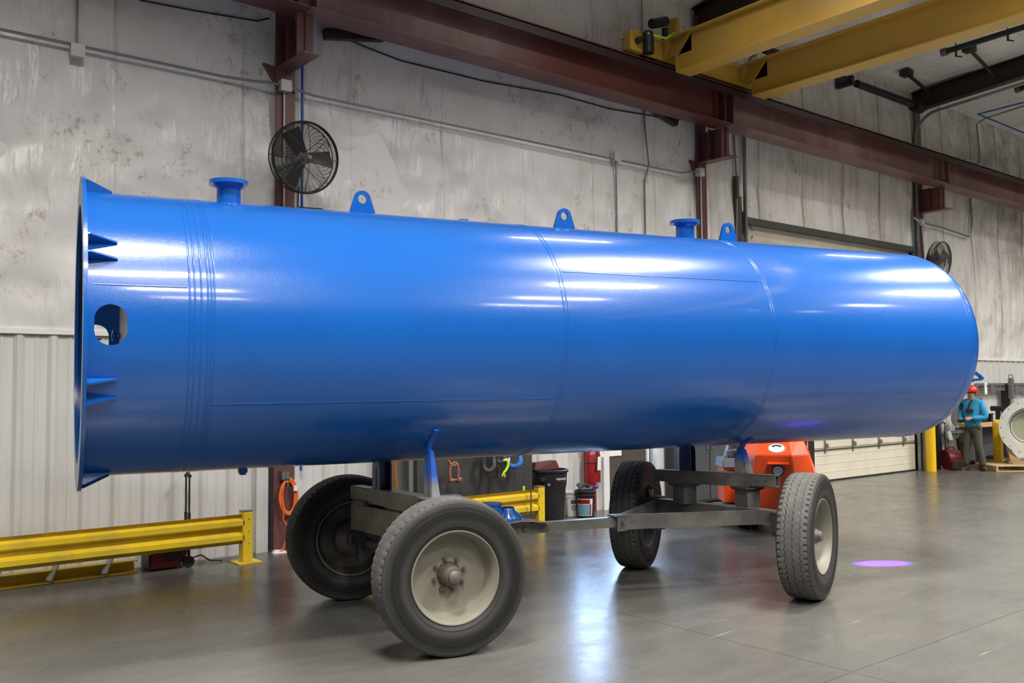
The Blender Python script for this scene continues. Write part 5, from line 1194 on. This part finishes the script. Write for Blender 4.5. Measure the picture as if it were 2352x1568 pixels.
P = at(2263, 890, 9.7); o = MB().box(P.x-0.06, P.x+0.06, 9.68, 9.70, P.z-0.16, P.z+0.12).build('white_bag', M['paper'], bevel=0.008); tag(o, 'white plastic bag hung on the upper peg rail right of the hard hat', 'bag')
P = at(2180, 1000, 9.66); o = MB().hexa([(P.x-0.05, 9.62, P.z-0.1), (P.x+0.10, 9.62, P.z-0.1), (P.x+0.10, 9.66, P.z-0.1), (P.x-0.05, 9.66, P.z-0.1), (P.x-0.08, 9.64, P.z+0.08), (P.x+0.05, 9.64, P.z+0.1), (P.x+0.05, 9.67, P.z+0.1), (P.x-0.08, 9.67, P.z+0.08)]).build('white_bag', M['paper'], bevel=0.008); tag(o, 'crumpled white bag hung above the low grey disc left of the man', 'bag')
P = at(2318, 915, 9.75); o = MB().box(P.x-0.09, P.x+0.03, 9.74, 9.90, 0.0, P.z+0.33).build('steel_upright', M['blacksteel'], smooth=0); tag(o, 'black steel upright behind the cream drum at right', 'post')
P = at(2321, 872, 9.70); o = MB().bar((P.x-0.09, 9.7, P.z-0.02), (P.x-0.09, 9.7, P.z+0.12), 0.02, 0.02).bar((P.x-0.1, 9.7, P.z+0.12), (P.x+0.12, 9.7, P.z+0.12), 0.02, 0.02).bar((P.x+0.11, 9.7, P.z+0.12), (P.x+0.11, 9.7, P.z-0.35), 0.02, 0.02).box(P.x-0.06, P.x+0.10, 9.66, 9.74, P.z-0.45, P.z+0.04).build('chain_hoist', M['galv'], bevel=0.006); tag(o, 'grey hoist block with square handle on the rail above the drum', 'hoist')
# blue triangular hook bracket
P = at(2240, 868, 9.3)
t = thing('hook_frame', 'blue triangular metal frame just past the end of the tank', 'frame', P, radians(-30))
MB().plate_hole([(0.19, -0.02), (0.19, 0.0), (0.14, 0.05), (0.02, 0.14), (-0.10, 0.12), (-0.15, 0.05), (-0.15, -0.06), (0.10, -0.06)], [(0.11, -0.01), (0.11, 0.0), (0.08, 0.03), (0.02, 0.07), (-0.04, 0.07), (-0.07, 0.03), (-0.07, -0.01), (0.04, -0.01)], (0, 0, 0), (1, 0, 0), (0, 0, 1), (0, 1, 0), -0.04, 0.04).build('frame_ring', M['blue'], t, bevel=0.006)
MB().bar((-0.05, 0.0, -0.05), (-0.05, 0.78, -0.15), 0.05, 0.05).build('frame_arm', M['blacksteel'], t, smooth=0)
# bench
bq = at(2268, 970, 9.45)
t = thing('work_bench', 'wooden topped work bench against the wall behind the man', 'bench', (bq.x-0.4, 9.54, 0))
MB().box(0, 1.7, -0.05, 0.36, bq.z-0.10, bq.z+0.0).build('bench_top', M['wood'], t, smooth=0)
for x in (0.05, 1.6): 
    for y in (0.0, 0.32): MB().box(x-0.03, x+0.03, y-0.03, y+0.03, 0, bq.z-0.10).build('leg', M['cabinet'], t, smooth=0)
MB().box(0.0, 1.65, 0.30, 0.32, 0.1, bq.z-0.1).build('back_panel', M['cabinet'], t, smooth=0)
o = MB().box(bq.x-0.1, bq.x+0.25, 9.55, 9.75, bq.z, bq.z+0.12).box(bq.x-0.1, bq.x+0.55, 9.53, 9.77, bq.z+0.17, bq.z+0.19).box(bq.x+0.4, bq.x+0.52, 9.55, 9.75, bq.z, bq.z+0.17).build('tool_tray', M['blacksteel'], smooth=0); tag(o, 'dark tool tray standing on the wooden bench', 'tray')
P = at(2302, 938, 9.55); o = MB().cyl(P+V((0, -0.03, 0)), P+V((0, 0.25, 0)), 0.06, 20).box(P.x-0.02, P.x+0.02, P.y+0.05, P.y+0.15, bq.z, P.z-0.04).build('pipe_stub', M['blacksteel']); tag(o, 'short black pipe stub on the bench beside the cream drum', 'pipe')
# pallets
def pallet(loc, rz, lab, w=1.1, d=0.9):
    t = thing('wooden_pallet', lab, 'pallet', loc, rz)
    for i in range(7): MB().box(0, w, i*(d-0.09)/6, i*(d-0.09)/6+0.09, 0.105, 0.122).build('deck_board', M['wood'], t, smooth=0)
    for i in range(3): MB().box(0, w, i*(d-0.09)/2, i*(d-0.09)/2+0.09, 0, 0.016).build('bottom_board', M['wood'], t, smooth=0)
    for x in (0, w/2-0.02, w-0.04): MB().box(x, x+0.04, 0, d, 0.016, 0.105).build('stringer', M['wood'], t, smooth=0)
    return t
pp = onz(2289, 1083)
pallet((pp.x, pp.y, 0), radians(-39), 'pale wooden pallet under the cream flanged drum at the right edge', 1.3, 0.9)
pq2 = onz(2254, 1067)
pallet((pq2.x-0.1, pq2.y-0.35, 0), radians(-10), 'low wooden pallet behind the man with a black tarp on it', 0.85, 0.5)
o = MB().hexa([(pq2.x+0.0, pq2.y-0.35, 0.123), (pq2.x+0.6, pq2.y-0.40, 0.123), (pq2.x+0.6, pq2.y+0.0, 0.123), (pq2.x+0.0, pq2.y+0.0, 0.123), (pq2.x+0.1, pq2.y-0.25, 0.22), (pq2.x+0.4, pq2.y-0.25, 0.20), (pq2.x+0.4, pq2.y-0.1, 0.21), (pq2.x+0.1, pq2.y-0.1, 0.22)]).build('folded_tarp', M['black'], bevel=0.02); tag(o, 'folded black tarp lying on the low pallet behind the man', 'tarp')
pz = onz(2212, 1070); o = MB().box(pz.x-0.22, pz.x+0.30, pz.y+0.0, pz.y+0.22, 0, 0.09).build('yellow_block', M['yellow'], bevel=0.006); tag(o, 'low yellow steel block on the floor left of the man', 'block')
o = MB().tube([(pz.x-0.2, pz.y+0.08, 0.125), (pz.x, pz.y+0.02, 0.13), (pz.x+0.3, pz.y+0.1, 0.12), (pz.x+0.1, pz.y+0.15, 0.16)], 0.035, 8).build('hose_pile', M['disc']); tag(o, 'grey hose lying on the yellow block left of the man', 'hose')
# flanged drum on the pallet
dc = at(2366, 982, 8.35)
t = thing('flanged_drum', 'cream painted flanged steel drum section on a pallet, cut by the right edge', 'drum', (dc.x, dc.y, dc.z), radians(-58))
# axis = local Y, open face looks at -Y
Ro = 0.60
MB().lathe([(0.0, Ro*0.72), (0.0, Ro), (0.04, Ro), (0.04, Ro*0.74), (0.0, Ro*0.72)], 64, 'Y').build('drum_flange', M['drum'], t)
MB().lathe([(0.0, Ro*0.73), (0.7, Ro*0.73)], 64, 'Y').build('drum_shell', M['drum'], t)
MB().lathe([(0.02, Ro*0.715), (0.25, Ro*0.70), (0.25, Ro*0.52), (0.26, Ro*0.50)], 64, 'Y').build('inner_wall', M['drum'], t)
MB().lathe([(0.262, Ro*0.54), (0.262, 0.001)], 64, 'Y').build('back_plate', M['druminner'], t)
MB().lathe([(0.235, Ro*0.55), (0.25, Ro*0.57), (0.262, Ro*0.55)], 64, 'Y').build('gasket', M['blacksteel'], t)
for k in range(16):
    a = 2*pi*k/16; MB().cyl((Ro*0.93*cos(a), -0.002, Ro*0.93*sin(a)), (Ro*0.93*cos(a), 0.006, Ro*0.93*sin(a)), 0.012, 8).build('bolt_hole', M['black'], t)
hzd = dc.z-Ro
for s_ in (-1, 1):
    o = MB().prism([(-0.35*s_, 0.123-dc.z), (-0.12*s_, 0.123-dc.z), (-0.42*s_, -0.42), (-0.46*s_, -0.40)], (0, 0, 0), (1, 0, 0), (0, 0, 1), (0, 1, 0), 0.08, 0.14).build('wood_cradle', M['wood'], t, smooth=0)
MB().box(-0.4, 0.4, 0.10, 0.55, 0.123-dc.z, 0.20-dc.z).build('wood_base', M['wood'], t, smooth=0)

# ================================================================== PERSON
def skin_obj(name, verts, edges, radii, mat, parent, sub=2, root=0):
    me = bpy.data.meshes.new(name); me.from_pydata([V(v_) for v_ in verts], edges, []); me.materials.append(mat)
    o = bpy.data.objects.new(name, me); COL.objects.link(o)
    bpy.context.view_layer.objects.active = o
    md = o.modifiers.new('s', 'SKIN'); md.use_smooth_shade = True
    sv = me.skin_vertices[0].data if me.skin_vertices else None
    if sv is None:
        bpy.context.view_layer.update(); sv = me.skin_vertices[0].data
    for i, r in enumerate(radii):
        sv[i].radius = (r, r) if not isinstance(r, tuple) else r; sv[i].use_root = (i == root)
    ss = o.modifiers.new('u', 'SUBSURF'); ss.levels = sub; ss.render_levels = sub
    bpy.context.view_layer.update()
    m2 = bpy.data.meshes.new_from_object(o.evaluated_get(bpy.context.evaluated_depsgraph_get()))
    o.modifiers.clear(); o.data = m2; bpy.data.meshes.remove(me); o.parent = parent
    for p_ in m2.polygons: p_.use_smooth = True
    return o
pf = onz(2241, 1080)
per = thing('person', 'bearded worker in red hard hat and turquoise hoodie holding a crane remote', 'person', (pf.x, pf.y+0.02, 0), radians(168))
# local: faces +x, left side (+y) towards the camera
hipL, hipR = (0.0, 0.10, 0.92), (0.0, -0.10, 0.92)
knL, knR = (0.02, 0.13, 0.50), (0.07, -0.12, 0.50)
anL, anR = (-0.07, 0.15, 0.10), (0.10, -0.13, 0.10)
shL, shR = (-0.01, 0.19, 1.42), (-0.01, -0.19, 1.42)
elL, elR = (-0.02, 0.29, 1.13), (0.03, -0.27, 1.13)
wrL, wrR = (0.24, 0.12, 1.12), (0.26, -0.10, 1.04)
def hand(wr, dirv, side, base):
    wr, dv = V(wr), V(dirv).normalized(); sdv = V(side).normalized(); nv = dv.cross(sdv)
    vs = [wr+dv*0.05]; ed = []; rd = [0.030]
    pal = 0
    for k, (sp_, ln) in enumerate(((-0.03, 0.055), (-0.010, 0.068), (0.010, 0.062), (0.030, 0.048))):
        b0 = wr+dv*0.085+sdv*sp_; b1 = b0+dv*ln*0.5-nv*0.012; b2 = b0+dv*ln*0.8-nv*0.035
        i = len(vs); vs += [b0, b1, b2]; rd += [0.011, 0.0095, 0.008]; ed += [(0, i), (i, i+1), (i+1, i+2)]
    i = len(vs); vs += [wr+dv*0.04-sdv*0.035-nv*0.01, wr+dv*0.075-sdv*0.05-nv*0.025]; rd += [0.012, 0.010]; ed += [(0, i), (i, i+1)]
    return vs, [(a+base, b_+base) for a, b_ in ed], rd
bv = [(0, 0, 0.95), (0, 0, 1.18), (0, 0, 1.40), (0.01, 0, 1.50), (0.045, 0, 1.585), (0.02, 0, 1.66), (0.10, 0, 1.635),
      hipL, knL, anL, hipR, knR, anR, shL, elL, wrL, shR, elR, wrR]
be = [(0, 1), (1, 2), (2, 3), (3, 4), (4, 5), (0, 7), (7, 8), (8, 9), (0, 10), (10, 11), (11, 12), (2, 13), (13, 14), (14, 15), (2, 16), (16, 17), (17, 18)]
be.append((5, 6))
br = [0.06, 0.06, 0.06, 0.052, 0.068, 0.092, 0.016, 0.05, 0.04, 0.03, 0.05, 0.04, 0.03, 0.028, 0.024, 0.024, 0.022, 0.022, 0.024]
for wi, wr_, dv_, sd_ in ((15, wrL, (0.9, -0.35, -0.1), (0, -0.3, 1)), (18, wrR, (0.85, 0.45, -0.05), (0, -0.3, -1))):
    hv, he, hr = hand(wr_, dv_, sd_, len(bv)); be.append((wi, len(bv))); bv += hv; be += he; br += hr
body = skin_obj('body', bv, be, br, M['skin'], per)
hood = skin_obj('hoodie', [(0, 0, 0.87), (0.02, 0, 1.05), (0.02, 0, 1.22), (0, 0, 1.40), (-0.01, 0, 1.49), shL, (-0.02, 0.26, 1.28), elL, (0.11, 0.20, 1.125), (0.21, 0.135, 1.122), shR, (0.0, -0.25, 1.27), elR, (0.15, -0.18, 1.085), (0.235, -0.12, 1.05), (-0.09, 0, 1.47)],
                [(0, 1), (1, 2), (2, 3), (3, 4), (3, 5), (5, 6), (6, 7), (7, 8), (8, 9), (3, 10), (10, 11), (11, 12), (12, 13), (13, 14), (4, 15)],
                [(0.17, 0.145), (0.185, 0.155), (0.19, 0.16), (0.17, 0.14), (0.085, 0.085), 0.088, 0.075, 0.064, 0.055, 0.043, 0.092, 0.086, 0.068, 0.057, 0.045, 0.065], M['hoodie'], per)
tro = skin_obj('trousers', [(0, 0, 1.02), (0, 0, 0.90), (0, 0.10, 0.84), (0.03, 0.12, 0.66), (0.03, 0.13, 0.50), (-0.04, 0.14, 0.30), (-0.07, 0.15, 0.09), (0, -0.10, 0.84), (0.05, -0.11, 0.66), (0.08, -0.12, 0.50), (0.10, -0.125, 0.30), (0.10, -0.13, 0.09)],
               [(0, 1), (1, 2), (2, 3), (3, 4), (4, 5), (5, 6), (1, 7), (7, 8), (8, 9), (9, 10), (10, 11)],
               [0.145, 0.145, 0.105, 0.095, 0.085, 0.078, 0.080, 0.105, 0.095, 0.085, 0.078, 0.080], M['trousers'], per)
for an, yaw, lab in ((anL, 1.0, 0), (anR, 0.05, 0)):
    c_, s_ = cos(yaw), sin(yaw); m_ = MB(); a = V((an[0], an[1], 0))
    sec = [(-0.09, 0.045, 0.12), (-0.05, 0.05, 0.13), (0.02, 0.05, 0.115), (0.08, 0.052, 0.085), (0.15, 0.05, 0.065), (0.19, 0.03, 0.045)]
    vs = []
    for x, hw_, h_ in sec:
        for u, z in ((-hw_, 0.0), (hw_, 0.0), (hw_, h_*0.6), (hw_*0.5, h_), (-hw_*0.5, h_), (-hw_, h_*0.6)):
            vs.append(a+V((x*c_-u*s_, x*s_+u*c_, z)))
    fs = [tuple(range(6))[::-1], tuple(range(30, 36))]+[(k*6+i, k*6+(i+1) % 6, (k+1)*6+(i+1) % 6, (k+1)*6+i) for k in range(5) for i in range(6)]
    m_.add(vs, fs).build('boot', M['boots'], per, smooth=60)
hz = 1.70
m_ = MB(); vs = []; n = 28
for k in range(9):
    a = pi/2*k/8
    for i in range(n):
        b_ = 2*pi*i/n; vs.append((0.01+0.135*cos(a)*cos(b_), 0.112*cos(a)*sin(b_), hz+0.115*sin(a)+(0.004 if abs(sin(b_)) < 0.2 else 0)))
m_.add(vs, [(k*n+i, k*n+(i+1) % n, (k+1)*n+(i+1) % n, (k+1)*n+i) for k in range(8) for i in range(n)])
vs = []
for rx, ry, zz in ((0.135, 0.112, hz+0.01), (0.135, 0.112, hz-0.01), (0.155, 0.13, hz-0.02), (0.155, 0.13, hz-0.012)):
    for i in range(n):
        b_ = 2*pi*i/n; ex_ = 0.03 if cos(b_) > 0 and rx > 0.14 else 0; vs.append((0.01+(rx+ex_*cos(b_))*cos(b_), ry*sin(b_), zz))
m_.add(vs, [(k*n+i, k*n+(i+1) % n, (k+1)*n+(i+1) % n, (k+1)*n+i) for k in range(3) for i in range(n)])
m_.build('hard_hat', M['hat'], per, smooth=60)
skin_obj('beard', [(0.085, 0, 1.565), (0.06, 0.05, 1.585), (0.06, -0.05, 1.585), (0.075, 0, 1.54)], [(0, 1), (0, 2), (0, 3)], [0.036, 0.03, 0.03, 0.028], M['beard'], per, 2)
skin_obj('hair', [(-0.05, 0, 1.63), (-0.02, 0.06, 1.64), (-0.02, -0.06, 1.64)], [(0, 1), (0, 2)], [0.05, 0.035, 0.035], M['beard'], per, 2)
MB().tube([(0.0, 0.088, 1.665), (0.10, 0.07, 1.662), (0.118, 0.03, 1.655)], 0.004, 6).tube([(0.0, -0.088, 1.665), (0.10, -0.07, 1.662), (0.118, -0.03, 1.655)], 0.004, 6).box(0.112, 0.117, 0.012, 0.066, 1.638, 1.668).box(0.112, 0.117, -0.066, -0.012, 1.638, 1.668).build('safety_glasses', M['flgrey'], per)
for y in (-0.034, 0.034): MB().lathe([(-0.011, 0.001), (-0.006, 0.009), (0, 0.011), (0.006, 0.009), (0.011, 0.001)], 12, 'X', (0.095, y, 1.655)).build('eye', M['paper'], per)
MB().box(0.103, 0.115, -0.022, 0.022, 1.585, 1.592).build('mouth', M['rusthub'], per, smooth=0)
for y in (-0.098, 0.098): MB().tube([(0.0, y, 1.675), (-0.012, y*1.06, 1.655), (0.0, y, 1.63)], 0.010, 8).build('ear', M['skin'], per)
# dark emblem on the chest: interlocking bars
MB().prism([(-0.09, 0.03), (-0.03, 0.045), (0.0, 0.02), (0.03, 0.045), (0.09, 0.03), (0.05, 0.0), (0.09, -0.03), (0.03, -0.045), (0, -0.02), (-0.03, -0.045), (-0.09, -0.03), (-0.05, 0.0)], (0.178, 0.04, 1.27), (-0.15, 1, 0), (0, 0, 1), (1, 0.15, 0), -0.03, 0.012).build('chest_emblem', M['black'], per, smooth=0)
MB().tube([(0.10, 0.06, 1.50), (0.15, 0.04, 1.42), (0.18, 0.03, 1.32)], 0.022, 8).build('neck_strap', M['black'], per)
MB().tube([(0.19, -0.05, 1.15), (0.16, 0.14, 1.03), (0.08, 0.19, 0.93), (0.02, 0.18, 0.86)], 0.010, 8).build('shoulder_strap', M['black'], per)
MB().box(-0.03, 0.06, 0.135, 0.175, 0.74, 0.92).build('belt_pouch', M['black'], per, bevel=0.01)
ctr = (per.matrix_world if False else Matrix.Translation((pf.x, pf.y+0.02, 0)) @ Matrix.Rotation(radians(168), 4, 'Z')) @ V((0.37, 0.0, 1.06))
t = thing('crane_remote', 'black crane remote with yellow trim held in both hands by the man', 'remote', ctr, radians(168))
MB().box(-0.05, 0.06, -0.06, 0.06, -0.035, 0.03).build('remote_body', M['black'], t, bevel=0.01)
MB().box(-0.03, 0.05, -0.05, 0.05, -0.05, -0.035).build('remote_trim', M['lime'], t, bevel=0.003)

# high bay fixtures above the light sources
hb_ = None
for (x, y, z) in LAMPS:
    if hb_ is None:
        hb_ = thing('high_bay_light', 'long rectangular ceiling light hanging above the shop floor', 'light', (x, y, z), 0, 'high bay ceiling lights')
        MB().box(-0.92, 0.92, -0.27, 0.27, 0.012, 0.09).build('fixture_body', M['white'], hb_, smooth=0)
        MB().bar((-0.4, 0, 0.09), (-0.4, 0, 0.37), 0.01, 0.01).bar((0.4, 0, 0.09), (0.4, 0, 0.37), 0.01, 0.01).build('suspension_rod', M['galv'], hb_, smooth=0)
    else:
        c = copy_tree(hb_); c.location = (x, y, z)
